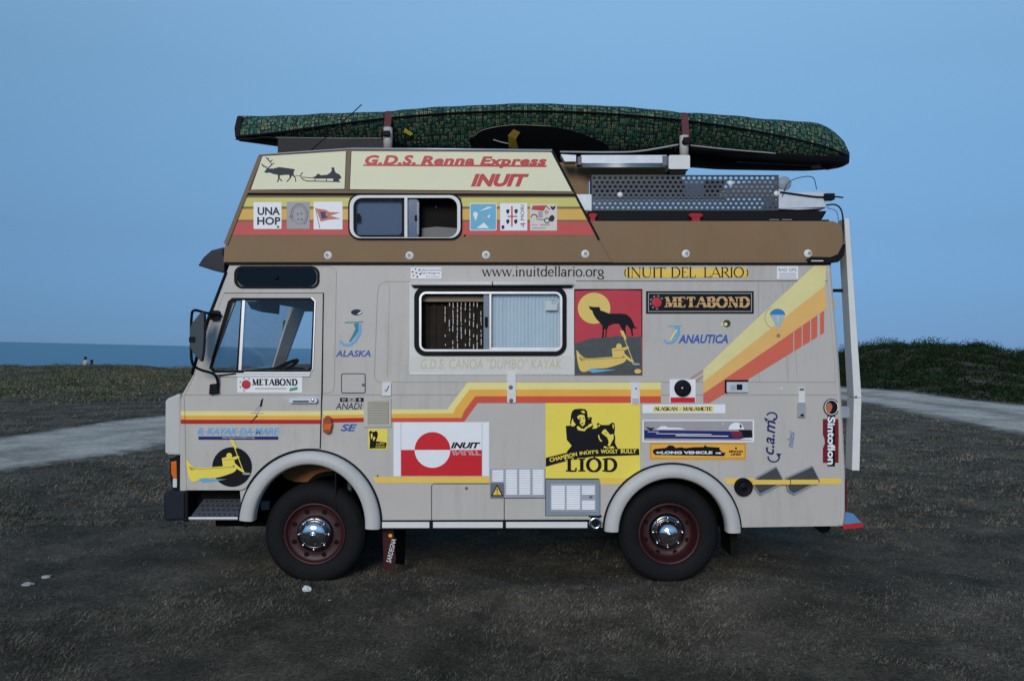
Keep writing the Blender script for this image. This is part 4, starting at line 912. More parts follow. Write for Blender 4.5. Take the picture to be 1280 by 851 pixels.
# ---- hatches, latches, handle
def latch(x0, y0, x1, y1):
    l = plate('latch', van, WHITE2, [rr(x0, y0, x1, y1, .8)], -0.012, .012, md=0, bevel=.002); return l
l = latch(478, 478, 489, 494.5); plate('key', l, MID, None, -0.014, .002, md=0, islands=[[q] for q in ribbon([(481, 487), (483, 489), (486.5, 482)], 1.4)])
l = latch(634, 464.8, 644.8, 503); dome('screw', l, MID, 638.5, 484, 2.7, -0.012, .006); dome('screw', l, MID, 639, 500.5, 2.7, -0.012, .006)
l = latch(788.5, 477.6, 799.5, 505); dome('screw', l, MID, 795, 485.5, 1.2, -0.012, .004); plate('catch', l, ALU, [rr(790, 497, 798, 503.5, 1)], -0.018, .006, md=0)
l = latch(997.5, 484, 1005.5, 503); plate('hook', l, ALU, [rr(996.5, 503.5, 1006, 521, 1.2)], -0.022, .02, md=0, bevel=.002); plate('slot', l, INK, [rr(999.3, 517, 1003.5, 520, .8)], -0.0235, .002, md=0); plate('pad', l, MID, [rr(998.6, 485, 1004.4, 488, .6)], -0.0135, .002, md=0)
hb = plate('socket_cover', van, WHITE, [rr(837, 474, 869.3, 503.5, 1)], -0.006, .006, md=0, bevel=.001); plate('red_band', hb, FLAGRED, [rect(838, 496.5, 868.5, 503)], -0.0072, .001, md=0)
lathe('round_cap', hb, BLACK, [(.064, -.006), (.062, -.024), (.052, -.03), (.03, -.026), (.012, -.03), (.0004, -.03)], wx(853), wz(485), 32)
dome('cap_button', hb, ALU, 853, 485, 1.4, -0.03, .004)
hn = plate('hatch_handle', van, ALUP, [rr(907.5, 475.5, 934.5, 490, 1.5)], -0.02, .02, md=0, bevel=.003); plate('handle_surround', hn, BLACK, [rr(905.8, 474.6, 908.5, 491, 1)], -0.018, .016, md=0); plate('handle_top', hn, BLACK, [rect(907, 474.6, 934.5, 477)], -0.0225, .006, md=0)
plate('handle_slot', hn, INK, [rect(920, 480, 927, 487)], -0.022, .002, md=0); plate('handle_pull', hn, ALU, [rr(912, 480.5, 919, 486.5, 1)], -0.025, .006, md=0)
dome('rivet', van, WHITE2, 977, 485.5, 1.4, -0.001, .003)
# louvred vents
def louvres(parent, cols, y0, y1, step, m, yb):
    for a, b_, ya, yb2 in cols:
        y = ya
        while y < yb2 - step * .4:
            V = []; x0, x1 = wx(a), wx(b_); z0, z1 = wz(y), wz(y + step * .70)
            V = [(x0, yb, z0), (x1, yb, z0), (x0 + .004, yb - .010, z1), (x1 - .004, yb - .010, z1), (x0, yb, z1 - .001), (x1, yb, z1 - .001)]
            link('louvre', V, [(0, 2, 3, 1), (2, 4, 5, 3), (0, 4, 2), (1, 3, 5)], m, parent); y += step
lp = plate('louvre_panel', van, C('louvre_shade_grey', (170, 173, 180)), [rect(612.5, 585.3, 681.5, 621.5)], -0.005, .004, md=0)  # grey backing puts the shade of the louvre slits into its colour
louvres(lp, [(615.3, 629.5, 587.3, 602), (632.3, 646.5, 586.8, 618.5), (649, 663, 586.8, 618.5), (665.8, 680, 586.8, 618.5)], 0, 0, 2.1, WHITE, -0.005)
seam([(630.5, 622), (681.5, 621.8)], 1.0, SEAM, -0.0055)
ws_ = plate('sticker', van, MID, [rect(613, 603.2, 630, 622)], -0.009, .004, md=0, label='warning triangle sticker')
plate('print', ws_, INK, [[(621.5, 604.6), (629.2, 619.3), (613.8, 619.3)]], -0.010, md=0); plate('print', ws_, GOLD, [[(621.5, 607.4), (627, 618), (616, 618)]], -0.0105, md=0)
plate('print', ws_, INK, None, -0.011, md=0, islands=[[[(620.7, 609.8), (622.3, 609.8), (621.9, 614), (621.1, 614)]], [ell(621.5, 616, .8, n=8)]])
lp = plate('louvre_door', van, GREYM, [rr(682.5, 599, 749.5, 643.5, 1)], -0.014, .014, md=0, bevel=.002)
ip = plate('vent_plate', lp, C('louvre_shade_grey', (170, 173, 180)), [rect(688, 604, 744.5, 638.5)], -0.017, .003, md=0)  # same grey, shade between these louvres painted into the plate
plate('seam', lp, SEAM, None, -0.0005, .0003, md=0, islands=[[q] for q in ribbon(rect(682, 598.4, 750, 644), 1.6, True)])
louvres(ip, [(689, 706, 606.5, 637), (708, 725, 606.5, 637), (727, 743.5, 606.5, 618.5), (727, 743.5, 625, 637)], 0, 0, 2.3, WHITE, -0.017)
dome('lock', lp, MID, 738.5, 621, 2, -0.017, .006)
# lower lockers and pale sill strips
for pts in ([(539.5, 657), (539.5, 607), (542, 604.3), (612, 604.3)], [(630.3, 622), (630.3, 657)]): seam(pts, 1.1, SEAM)
dome('locker_lock', van, MID, 583, 610, 2, -0.001, .008); dome('locker_lock', van, MID, 472, 594.5, 1.3, -0.001, .006)
plate('sill_rail', van, BLACK, [[(476, 649.8), (738, 648.8), (738, 661), (476, 661)]], -0.006, .012, md=0)
for x0, x1 in ((478, 537), (541.5, 628.5), (632.5, 734)):
    plate('sill_strip', van, WHITE2, [rect(x0, 651.6, x1, 659)], -0.016, .01, md=0, bevel=.002)
fc = lathe('fuel_cap', van, CHROME, [(.05, 0.0), (.05, -.02), (.044, -.028), (.03, -.03), (.028, -.022), (.0005, -.022)], wx(744), wz(653), 28)
plate('cap_center', fc, BLACK, [ell(744, 653.5, 5.5, n=20)], -0.026, .003, md=0); plate('cap_lip', fc, BLACK, [rect(735.5, 643.4, 751.5, 645)], -0.03, .028, md=0)
# folding steps strapped to the tail
lathe('reel', van, BLACK, [(.068, -.002), (.068, -.03), (.055, -.034), (.05, -.028), (.012, -.03), (.01, -.036), (.0004, -.036)], wx(928.5), wz(608), 32)
for k, P in enumerate(([(945, 596), (969, 582.8), (978, 600), (974, 604), (949, 617), (941, 606)], [(981, 597), (1014, 582), (1023, 600), (991, 616.5), (984, 612)])):
    st = plate('folding_step', van, mat('dark_mesh', s2l((66, 69, 71)), 0.6, vary=0.35, scale=60), [P], -0.022, .012, md=0)
    plate('frame', st, GREYM, None, -0.028, .01, md=0, islands=[[q] for q in ribbon(P, 1.8, True)], jit=False)
plate('strap', van, GOLD, None, -0.031, .002, md=0, islands=[[rect(939, 598.6, 986, 604.4)], [rect(987, 598.4, 1021, 604.2)]], jit=False)

# ---- front corner: grille panel, lamp, bumper, step
gp = plate('grille_panel', van, FLARE, [[(206.5, 501), (209, 498), (224, 491.5), (226, 495), (226, 569), (211, 568.5), (206, 565)]], 0.03, W - 0.06, md=0.03, bevel=.02)
plate('corner_vent', van, mat('dull_vent', s2l((128, 126, 122)), 0.6), [rect(226.8, 500, 230.4, 566)], 0.001, .02, md=0)
for a, b_, m in ((513.5, 519.2, YEL), (519.2, 524.2, ORA), (524.2, 529.4, DRED)): plate('stripe', van, m, [rect(226, a, 231, b_)], -0.002, md=0)
fl_ = plate('front_lamp', van, BLACK, [[(212, 573), (219, 571), (225, 572), (225, 612), (216, 612), (213, 600)]], 0.03, .2, md=.03, bevel=.004)
plate('indicator_lens', fl_, AMBER, [[(213.5, 577), (220.5, 576), (221, 598), (216.5, 598), (214, 592)]], 0.022, .1, md=.022, bevel=.004)
plate('side_lens', fl_, CLEARL, [rr(216, 598, 221, 609, 1)], 0.022, .1, md=.022, bevel=.003)
bmp = plate('front_bumper', van, mat('navy_bumper', (0.012, 0.016, 0.026), .6, vary=.2, spec=.2), [[(203.5, 618), (208, 614), (230, 612.5), (234, 616), (234, 650), (208, 651.5), (204, 648)]], 0.0, W, md=0.0, bevel=.02)
box('corner_post', van, BLACK, wx(229), wx(235), 0.0, 0.12, wz(652), wz(612))
plate('splash_panel', van, CHASSIS, [rect(234, 612, 302, 650)], 0.16, .02, md=0)
sp_ = box('cab_step', van, ALU, wx(236), wx(298), -0.01, 0.2, wz(649.5), wz(646))
TREAD = mat('tread_plate', (0.26, 0.28, 0.31), .4, .8, vary=.35, scale=60)
V = [(wx(238), 0.0, wz(645.8)), (wx(297), 0.0, wz(645.8)), (wx(297), 0.14, wz(628)), (wx(246), 0.14, wz(628))]
tp_ = link('tread_plate', V, [(0, 1, 2, 3)], TREAD, sp_)
for r in range(4):
    for c in range(8):
        t = (r + .5) / 4; xx = wx(248 + c * 6.4 + (r % 2) * 3); yy = 0.0 + .14 * t - .004; zz = wz(645.8) + (wz(628) - wz(645.8)) * t + .003
        link('tread_hole', [(xx - .008, yy - .003, zz - .005), (xx + .01, yy - .003, zz - .001), (xx + .008, yy - .0005, zz + .005), (xx - .01, yy - .0005, zz + .001)], [(0, 1, 2, 3)], CHASSIS, sp_)
# mud flaps
mf = plate('mud_flap', van, C('mudflap_red', (62, 18, 20), .7), [[(478, 662), (492, 662), (495, 700), (484, 714), (480, 712)]], 0.10, .012, md=.10)
V = [(wx(492, .1), .10, wz(662, .1)), (wx(507, .3), .30, wz(662, .3)), (wx(506, .3), .30, wz(706, .3)), (wx(494, .1), .10, wz(704, .1))]
link('flap_skirt', V, [(0, 1, 2, 3)], CHASSIS, mf)
txt(mf, 'SARDEGNA', 489, 688, 30, 6, WHITE, 0.098, shear=.2, rot=77); plate('print', mf, ORA, [ell(488, 669, 2.4, 2.2)], .097, md=.1)
plate('mud_flap', van, CHASSIS, [[(912, 660), (922, 660), (921, 695), (914, 695)]], 0.12, .30, md=.12)
for px_ in (478, 912): pass
# exhaust and tail fittings
tube('exhaust_pipe', van, CHASSIS, [(wx(955), .3, wz(662)), (wx(990), .3, wz(662))], .035, straight=True)
tube('exhaust_pipe', van, CHASSIS, [(wx(1036), .1, wz(661)), (wx(1038), .3, wz(661))], .055, straight=True)
box('hitch', van, CHASSIS, wx(1053), wx(1068), .3, .5, wz(655), wz(645))
tl = box('tail_lamp', van, REDLENS, wx(1056), wx(1063), .06, .16, wz(642), wz(600)); plate('lamp_back', tl, BLACK, [rect(1054, 598, 1058, 644)], .05, .12, md=.05)
rm = plate('reflector_board', van, C('reflector_blue', (96, 140, 184)), [[(1057, 640), (1067, 642), (1077, 653), (1055, 655)]], .02, .03, md=.02); plate('red_strip', rm, C('reflector_red', (196, 44, 50)), [[(1052.5, 655), (1078.5, 653.5), (1079, 658.5), (1054, 661)]], .015, .05, md=.02, bevel=.002)
# tall hinged rail behind the tail
lad = thing  # (name kept for helpers below)
def rail_seg(p0, p1, w0, w1, m, yy=.1, dd=.13):
    return [(wx(p0[0] - w0, yy), y_, wz(p0[1], yy)) for y_ in (yy, yy + dd)] + [(wx(p0[0], yy), y_, wz(p0[1], yy)) for y_ in (yy, yy + dd)] + \
           [(wx(p1[0] - w1, yy), y_, wz(p1[1], yy)) for y_ in (yy, yy + dd)] + [(wx(p1[0], yy), y_, wz(p1[1], yy)) for y_ in (yy, yy + dd)]
BX = [(0, 2, 3, 1), (4, 5, 7, 6), (0, 4, 6, 2), (1, 3, 7, 5), (0, 1, 5, 4), (2, 6, 7, 3)]
rr_a = fix(link('rear_rail', rail_seg((1061.5, 273), (1077, 497), 6, 9.5, None), BX, WHITE2, van), .004, 2)
fix(link('rail_lower', rail_seg((1077, 497.5), (1074.5, 588), 9.5, 9.5, None), BX, WHITE2, rr_a), .004, 2)
dome('rail_bolt', rr_a, MID, 1070, 496, 1.6, .1, .006)
for y_ in (360, 517): plate('rail_bracket', rr_a, BLACK if y_ != 517 else ALU, [rect(1040 if y_ in (380, ) else 1048, y_, 1068, y_ + 4)], .2, .02, md=.1)
plate('hinge', van, ALU, [rr(1040, 374, 1048, 386, 2)], .03, .03, md=.03, bevel=.003); plate('hinge', van, ALU, [rr(1052, 508, 1062, 522, 2)], .05, .03, md=.05, bevel=.003)

# ---- wing mirror
mr = plate('wing_mirror', van, mat('grey_mirror_back', s2l((66, 74, 80)), .5, vary=.12, spec=.2), [smooth_poly([(246, 408), (253, 398), (259.5, 391), (262.5, 396), (262, 430), (259.5, 450), (256.5, 449), (246, 435), (245, 420)], 3)], -0.22, .05, md=-.1, bevel=.015)
P3 = lambda x, y, d: (wx(x, -.1), d, wz(y, -.1))
tube('mirror_arm', mr, BLACK, [P3(272, 394, -.03), P3(258, 391, -.12), P3(249, 388.5, -.19), P3(245.5, 396, -.19), P3(245, 425, -.19), P3(246, 452, -.19), P3(252, 461, -.15), P3(265, 467, -.08), P3(268, 475, -.04), P3(268, 487, -.03)], .010, n=8)
plate('arm_mount', mr, BLACK, [rr(262, 388, 275, 400, 3)], -.05, .045, md=-.03, bevel=.006)
plate('arm_mount', mr, BLACK, [[(263, 480), (272, 479), (274, 491), (262, 493)]], -.05, .036, md=-.03, bevel=.006)
plate('mirror_badge', mr, BLACK, [rr(244.5, 421, 252, 428, 1.5)], -.225, .01, md=-.1)
# far-side mirror, seen through the cab
mr2 = tube('far_mirror_arm', van, BLACK, [(wx(262), W + .02, wz(394)), (wx(250), W + .2, wz(396)), (wx(248), W + .2, wz(455)), (wx(262), W + .04, wz(468))], .010)
# ---- sun visor over the windscreen
plate('sun_visor', van, mat('dark_visor', (0.008, 0.012, 0.022), .4, spec=.25), [[(247.5, 332), (254, 322), (264, 313), (280, 309), (282, 322), (280, 341), (266, 338)]], 0.0, W, md=0, bevel=.01)
vm = plate('visor_bracket', van, BLACK, [rr(279, 311.5, 301, 321.5, 3)], -.022, .016, md=0, bevel=.003)
for x in (282, 292): dome('bracket_bolt', vm, ALU, x, 316.5, 1.2, -.022, .004)

# ---- inside the cab
def seat(y0):
    s = bpy.data.objects.new('cab_seat', None); col.objects.link(s); s.parent = van; WL[s.name] = Vector((wx(365), y0 + .25, wz(560))); s.location = WL[s.name] - WL[van.name]
    def sl(name, pts, dy=0.0, wd=.48): return plate(name, s, SEAT, [pts], y0 + dy, wd, md=0, bevel=.03)
    sl('cushion', [(325, 500), (395, 498), (398, 520), (395, 540), (328, 538), (322, 515)]); sl('backrest', [(378, 505), (396, 500), (410, 420), (409, 400), (400, 398), (394, 405)]); sl('headrest', [(399, 395), (409, 393), (413, 372), (411, 366), (405, 368), (401, 378)], .1, .28)
seat(.22); seat(1.25)
plate('inner_trim', van, mat('cab_lining', s2l((104, 108, 110)), .8, vary=.15), [[(291, 340), (416, 340), (416, 560), (240, 560), (240, 480), (266, 397)], cab_hole], W - .045, .008, md=0)
plate('dashboard', van, DARK, [[(240, 480), (268, 466), (296, 469), (306, 485), (300, 560), (236, 560)]], .06, W - .12, md=0, bevel=.02)
# steering wheel
cw = Vector((wx(318), .48, wz(470))); ax1 = Vector((0.86, 0, .5)).normalized(); ax2 = Vector((0, 1, 0))
tube('steering_wheel', van, BLACK, [cw + ax1 * .22 * math.cos(t * math.pi / 12) * 1.0 + ax2 * .22 * math.sin(t * math.pi / 12) for t in range(25)], .014, k=2)
tube('steering_column', van, BLACK, [cw, cw + Vector((-.22, 0, -.38))], .025, straight=True)
plate('inner_sun_visor', van, SEAT, [[(292, 374), (312, 374), (311, 388), (298, 384)]], .3, .5, md=0)
box('far_pillar', van, SEAT, wx(393), wx(415), W - .12, W - .05, wz(500), wz(340))
box('cab_ceiling', van, SEAT, wx(300), wx(418), .05, W - .05, wz(373), wz(369))

# ================================================================== raised roof
UY = -0.02
skirt_notch = [(282, 311), (300, 277), (438, 277), (438, 298), (577, 298), (577, 277), (747, 277), (1040, 277), (1049, 281), (1052, 290), (1052, 318), (1047, 325), (1038, 328.5), (281, 328.5)]
skirt_prof = [(282, 311), (300, 277), (747, 277), (1040, 277), (1049, 281), (1052, 290), (1052, 318), (1047, 325), (1038, 328.5), (281, 328.5)]
up = bpy.data.objects.new('raised_roof', None); col.objects.link(up); up.parent = van; WL['raised_roof'] = Vector((wx(660), W / 2, wz(329))); up.location = WL['raised_roof'] - WL[van.name]
plate('roof_skirt', up, BROWN, [skirt_notch], UY, .03, md=0)
plate('roof_skirt', up, BROWN, [skirt_prof], .14, W - .14 - UY, md=0, bevel=.008)
plate('skirt_top', up, BROWN, [[(748, 277), (1040, 277), (1040, 280), (748, 280)]], UY + .03, .14 - UY - .03, md=0)
front_prof = [(282, 311), (325, 196), (437, 188), (688, 190.5), (747, 300), (764, 328), (281, 328)]
win2 = rr(440, 246.5, 575, 298, 13)
plate('front_section', up, BROWN, [front_prof, win2], UY - .006, .03, md=0)
plate('front_section', up, BROWN, [[(327, 197.5), (437, 189.5), (687, 192), (744, 298), (288, 298)]], .25, W - .27, md=0)
plate('window_recess', up, DARK, [rect(438, 245, 577, 300)], .1, .02, md=0)
plate('edge_trim', up, BROWN2, None, UY - .016, .012, md=0, islands=[[q] for q in ribbon([(284, 306), (327, 197)], 5)], jit=False)
plate('top_trim', up, GREYM, None, UY - .014, .03, md=0, islands=[[q] for q in ribbon([(325, 194.8), (437, 187.2), (690, 189.6)], 1.4)], jit=False)
plate('diagonal_seal', up, BLACK, None, UY - .016, .012, md=0, islands=[[q] for q in ribbon([(690, 190), (748, 300)], 2.8)], jit=False)
plate('bottom_seal', up, BLACK, [rect(284, 328.2, 1038, 331.2)], -.012, .02, md=0)
plate('seam', up, BROWN2, None, UY - .0065, md=0, islands=[[q] for q in ribbon([(748, 300), (765, 328)], 1.2)])
# cream boards
b1 = plate('sign_board', up, CREAM, [[(330, 197), (433.8, 190.6), (432, 237.5), (315.5, 238.5)]], UY - .018, .012, md=0, bevel=.002, label='cream board with reindeer and sledge silhouette')
b2 = plate('sign_board', up, CREAM, [[(440.5, 190.8), (689, 192), (714.5, 240.5), (438.5, 238)]], UY - .018, .012, md=0, bevel=.002, label='cream board with red slanted lettering')
plate('board_trim', up, BROWN2, [[(434.4, 190), (440, 190), (438, 239), (432.6, 239)]], UY - .02, .014, md=0)
plate('board_trim', up, BROWN2, [[(313, 239), (716, 241), (717.5, 243.8), (312, 242.5)]], UY - .024, .018, md=0)
plate('lip_shadow_line', up, BLACK, [[(312, 242.6), (717.6, 243.9), (718, 245.4), (311.4, 244.4)]], UY - .018, .012, md=0)  # black strip below the board lip, its shadow line put in as colour
RX = lambda L: [(310 + u / 9.846, 185 + v / 9.846) for u, v in L]
BY = UY - .0186
plate('print', b1, DNAVY, [RX([(215, 310), (245, 280), (245, 262), (280, 268), (330, 268), (400, 250), (470, 258), (585, 275), (598, 290), (580, 300), (580, 345), (600, 365), (612, 430), (600, 430), (592, 380), (560, 352), (545, 385), (500, 432), (486, 430), (530, 380), (525, 345), (470, 345), (410, 352), (408, 385), (445, 420), (430, 424), (400, 395), (392, 432), (374, 432), (388, 390), (385, 345), (330, 335), (285, 318), (245, 322)])], BY, md=0)
plate('print', b1, DNAVY, None, BY - .0003, md=0, islands=[[q] for L, w in (([(262, 266), (312, 222), (292, 185), (240, 132)], 1.3), ([(312, 222), (340, 198)], 1.0), ([(290, 185), (320, 162)], 1.0), ([(266, 160), (276, 135)], .9), ([(252, 256), (215, 240), (186, 214)], 1.4), ([(228, 244), (206, 246)], .9)) for q in ribbon(RX(L), w)])
plate('print', b1, DNAVY, None, BY - .0006, md=0, islands=[[q] for L, w in (([(600, 357), (662, 357)], .6), ([(690, 316), (668, 340), (665, 365), (690, 402), (740, 420), (1150, 428)], 1.1), ([(680, 374), (800, 382), (1060, 386)], .9), ([(840, 392), (840, 424)], .9), ([(980, 392), (980, 424)], .9)) for q in ribbon(RX(L), w)])
plate('print', b1, DNAVY, [RX([(800, 380), (840, 365), (880, 328), (910, 350), (985, 345), (1020, 325), (1045, 295), (1040, 255), (1075, 255), (1080, 290), (1095, 320), (1140, 340), (1165, 380), (1130, 405), (1140, 430), (1065, 428), (1060, 390), (850, 392)])], BY - .0009, md=0)
for t_, cx_, cy_, w_, h_ in (('G.D.S.', 488, 200.2, 63.5, 12.4), ('Renna', 559.5, 200.8, 67.5, 11.8), ('Express', 641.5, 203, 84, 14.6)): txt(b2, t_, cx_, cy_, w_, h_, TXTRED, BY - .0003, shear=.25, bold=.05, space=1.1)
plate('print', b2, TXTRED, [[(455.5, 207), (683, 208), (682.7, 210.4), (455, 209)]], BY - .0001, md=0)
txt(b2, 'INUIT', 625, 225.5, 73, 16, TXTRED, BY - .0003, shear=.3, bold=.055)
# stripes under the boards
le = lambda y: 306 - (y - 248) * 14 / 46; re_ = lambda y: 721 + (y - 248) * 23.5 / 46
SY_ = UY - .0075
for a, b_, m in ((248, 259.2, LIME), (262, 275.6, UORA), (278, 294.5, URED)):
    plate('stripe', up, m, [[(le(a), a), (438, a), (437, b_), (le(b_), b_)]], SY_, md=0); plate('stripe', up, m, [[(577, a), (re_(a), a), (re_(b_), b_), (577.5, b_)]], SY_, md=0)
# stickers on the stripes
K = SY_ - .002
s = plate('sticker', up, WHITE, [rr(318.5, 253.8, 353.3, 287, 1.5)], K, .002, md=0); txt(s, 'UNA', 336, 264, 28, 10, DNAVY, K - .0008, bold=.03); txt(s, 'HOP', 336, 276.3, 29, 10, DNAVY, K - .0008, bold=.03); plate('print', s, MID, [ell(349, 284.4, 1.7, n=10)], K - .0008, md=0)
s = plate('sticker', up, GREYP, [rect(359.8, 253.2, 388.2, 287)], K, .002, md=0)
plate('print', s, MID, None, K - .0008, md=0, islands=[[q] for q in ribbon(ell(375.5, 269.5, 10.5, 13.5, 150, 360 + 60, 20, True), 1.0) + ribbon(ell(375.5, 269.5, 8.5, 11, 0, 360, 20, True), .5) + ribbon([(363, 271.5), (368, 271)], 1.2)] + [[ell(x, y, 1.2, n=8)] for x, y in ((373.5, 268.5), (378, 268), (374, 275.2), (378.4, 275))])
s = plate('sticker', up, WHITE, [rr(393.2, 253.2, 429.2, 287.5, 1)], K, .002, md=0)
plate('print', s, C('salmon_print', (206, 120, 100)), [[(396, 261.5), (408, 263), (413, 266), (426.5, 266.5), (414, 270.5), (427, 274.3), (412, 275.5), (402, 278)]], K - .0008, md=0)
plate('print', s, NAVY, [[(401.5, 265.3), (409, 265.8), (407.5, 269.5), (411.5, 273), (403, 274.5)]], K - .0012, md=0)
plate('print', s, MID, None, K - .001, md=0, islands=[[q] for q in ribbon([(395.5, 260.5), (401, 286.5)], .8)])
s = plate('sticker', up, C('sky_blue_print', (112, 184, 214)), [rr(587.5, 255, 621, 289, 1.5)], K, .002, md=0)
plate('print', s, WHITE, [rr(587.5, 255, 621, 289, 1.5), rr(588.4, 255.9, 620.1, 288.1, 1.2)], K - .0005, md=0)
plate('print', s, WHITE, None, K - .0008, md=0, islands=[[[(595.5, 286), (602, 281.5), (605, 279), (611.5, 286)]], [[(599, 265), (608, 260.5), (610.5, 259.5), (616, 260), (607, 263)]], [ell(594.5, 269, 3, 3.2, 180, 360, 10, True)], [[(591.5, 269), (597.5, 269), (595, 277)]], [[(609, 272), (613, 268.5), (612, 273), (617.5, 275)]]]); txt(s, 'LIBERI', 605, 272, 7, 3, TAN, K - .001)
s = plate('sticker', up, WHITE, [rect(625.3, 255, 659, 289)], K, .002, md=0)
plate('print', s, FLAGRED, None, K - .0008, md=0, islands=[[rect(639, 258.5, 640.8, 284)], [rect(634.5, 270.6, 646.5, 272.2)]])
plate('print', s, DNAVY, None, K - .0008, md=0, islands=[[smooth_poly([(x - 2, y - 2), (x + 1.5, y - 3), (x + 2.2, y), (x, y + 3), (x - 1.6, y + 1)], 2)] for x, y in ((634.7, 265.5), (645, 265.3), (634.7, 278), (644.6, 278))])
txt(s, 'MORI', 653, 265.8, 19, 4.6, DNAVY, K - .0008, rot=90); txt(s, '4', 653.5, 281.3, 6, 6.5, TXTRED, K - .0008, rot=90); plate('print', s, DNAVY, [rr(627, 282.5, 630.5, 287, .6)], K - .0008, md=0)
s = plate('sticker', up, C('pinkish_print', (226, 214, 204)), [rect(662.5, 256, 696, 289)], K, .002, md=0)
plate('print', s, TXTRED, [[(666, 258), (683, 257.8), (679.5, 264.5), (664, 263)]], K - .0008, md=0)
plate('print', s, DNAVY, None, K - .0008, md=0, islands=[[q] for q in ribbon(ell(667.5, 272.5, 3.6, 3.6, 180, 380, 10, True), 1.2) + ribbon([(671, 275), (681, 275.5)], .8) + ribbon(ell(683.5, 276.5, 3, 3), 1.1, True) + ribbon([(682, 258), (687, 263)], 1)] + [[smooth_poly([(686, 273), (690, 269.5), (693, 273), (691, 277.5), (687, 277)], 3)], [smooth_poly([(688, 258.5), (691, 259.5), (694, 258), (693.5, 261.5), (691, 263.5), (688.5, 261.5)], 3)]])
plate('print', s, GREYP, None, K - .0008, md=0, islands=[[rect(664.5, 281.5, 672, 282.5)], [rect(675, 281, 687, 282.8)], [rect(665, 285.2, 682, 286.6)], [rect(672.5, 265, 678, 273)], [ell(683, 266, 2.6, 2.6, n=10)]])
# upper window
uw = plate('upper_window', up, BLACK, [rr(436.5, 243.8, 578, 300.3, 14), rr(440.3, 247.3, 574.5, 297, 12)], UY - .024, .022, md=0, bevel=.003)
plate('frame', uw, WHITE2, [rr(438.5, 245.5, 576.2, 298.8, 13), rr(443.2, 249, 572, 297.6, 11)], UY - .028, .02, md=0, bevel=.003)
plate('divider', uw, WHITE2, [rect(506.5, 249, 510.4, 297.6)], UY - .03, .02, md=0, bevel=.002)
plate('blind', uw, BLUEB, [rect(443, 249, 506, 297)], UY + .02, .006, md=0)
plate('pane', uw, WING, [rr(444.5, 250.5, 505, 295.5, 5)], UY - .008, .004, md=0)
plate('pane_frame', uw, BLACK, [rr(443.5, 249, 506.5, 297.5, 8), rr(445.5, 252, 503, 294.5, 5)], UY - .012, .006, md=0)
plate('pane', uw, mat('blue_acrylic', s2l((46, 78, 112)), .2), [rr(509, 250, 524.5, 297.5, 5)], UY - .008, .004, md=0)
plate('pane_edge', uw, mat('greyed_acrylic', s2l((120, 134, 146)), .3), [rect(521.8, 254, 523.8, 293)], UY - .0095, .001, md=0)
for x, y in ((445, 268), (519, 270)): plate('catch', uw, BLACK, [rr(x, y, x + (6 if x < 500 else 3), y + (10 if x < 500 else 7), 1)], UY - .016, .008, md=0)
plate('inner_shelf', uw, mat('grey_shelf', s2l((104, 102, 100)), .5), [[(526, 284), (545, 282), (572, 284), (572, 297), (526, 297)]], .06, .03, md=0)
dome('bolt', up, BLACK, 581, 294.5, 1.4, UY - .006, .004); dome('bolt', up, MID, 545, 259, 1.2, .09, .004)
# round white caps along the skirt
for x, y in ((410, 319.3), (512, 319.5), (607.5, 318.7), (731.5, 317.5), (857.3, 317.3), (1010, 317)):
    c = dome('cap', up, WHITE2, x, y, 5.2, UY - .005, .008); plate('cap_slot', c, MID, [ell(x, y, 2, n=10), ell(x, y, .9, n=10)], UY - .0145, .0008, md=0)
rng2 = random.Random(3)
for yq in (325.2,):
    rv_ = plate('rivet_row', up, BROWN2, None, UY - .0068, md=0, islands=[[ell(x + rng2.uniform(-1, 1), yq, .55, n=6)] for x in range(292, 1040, 6)], jit=False)
rv_['kind'] = 'stuff'; rv_ = plate('rivet_row', up, BROWN2, None, UY - .0248, md=0, islands=[[ell(x, 240.6 + (x - 313) * .004, .55, n=6)] for x in range(318, 715, 5)], jit=False)
rv_['kind'] = 'stuff'
# rear recess: brown inner wall, deck
plate('recess_wall', up, BROWN, [[(692, 192), (862, 193), (862, 216), (741, 216), (741, 277), (735, 277)]], .30, .02, md=0)
box('roof_deck', up, BLACK, wx(742), wx(1038), .02, W - .06, wz(277), wz(274))
plate('deck_gasket', up, BLACK, [[(1006, 325), (1012, 321.5), (1036, 322), (1046, 318), (1052, 306), (1055, 306), (1053, 320), (1046, 328), (1036, 329.5), (1010, 329.5)]], UY - .012, .02, md=0)
plate('gasket_highlight', up, WHITE2, [rect(1012, 326, 1027, 327.3)], UY - .0135, .002, md=0)

# ---- roof rack gear, fixed to the van
rack = bpy.data.objects.new('roof_rack', None); col.objects.link(rack); rack.parent = van; WL['roof_rack'] = Vector((wx(860), .3, wz(277))); rack.location = WL['roof_rack'] - WL[van.name]
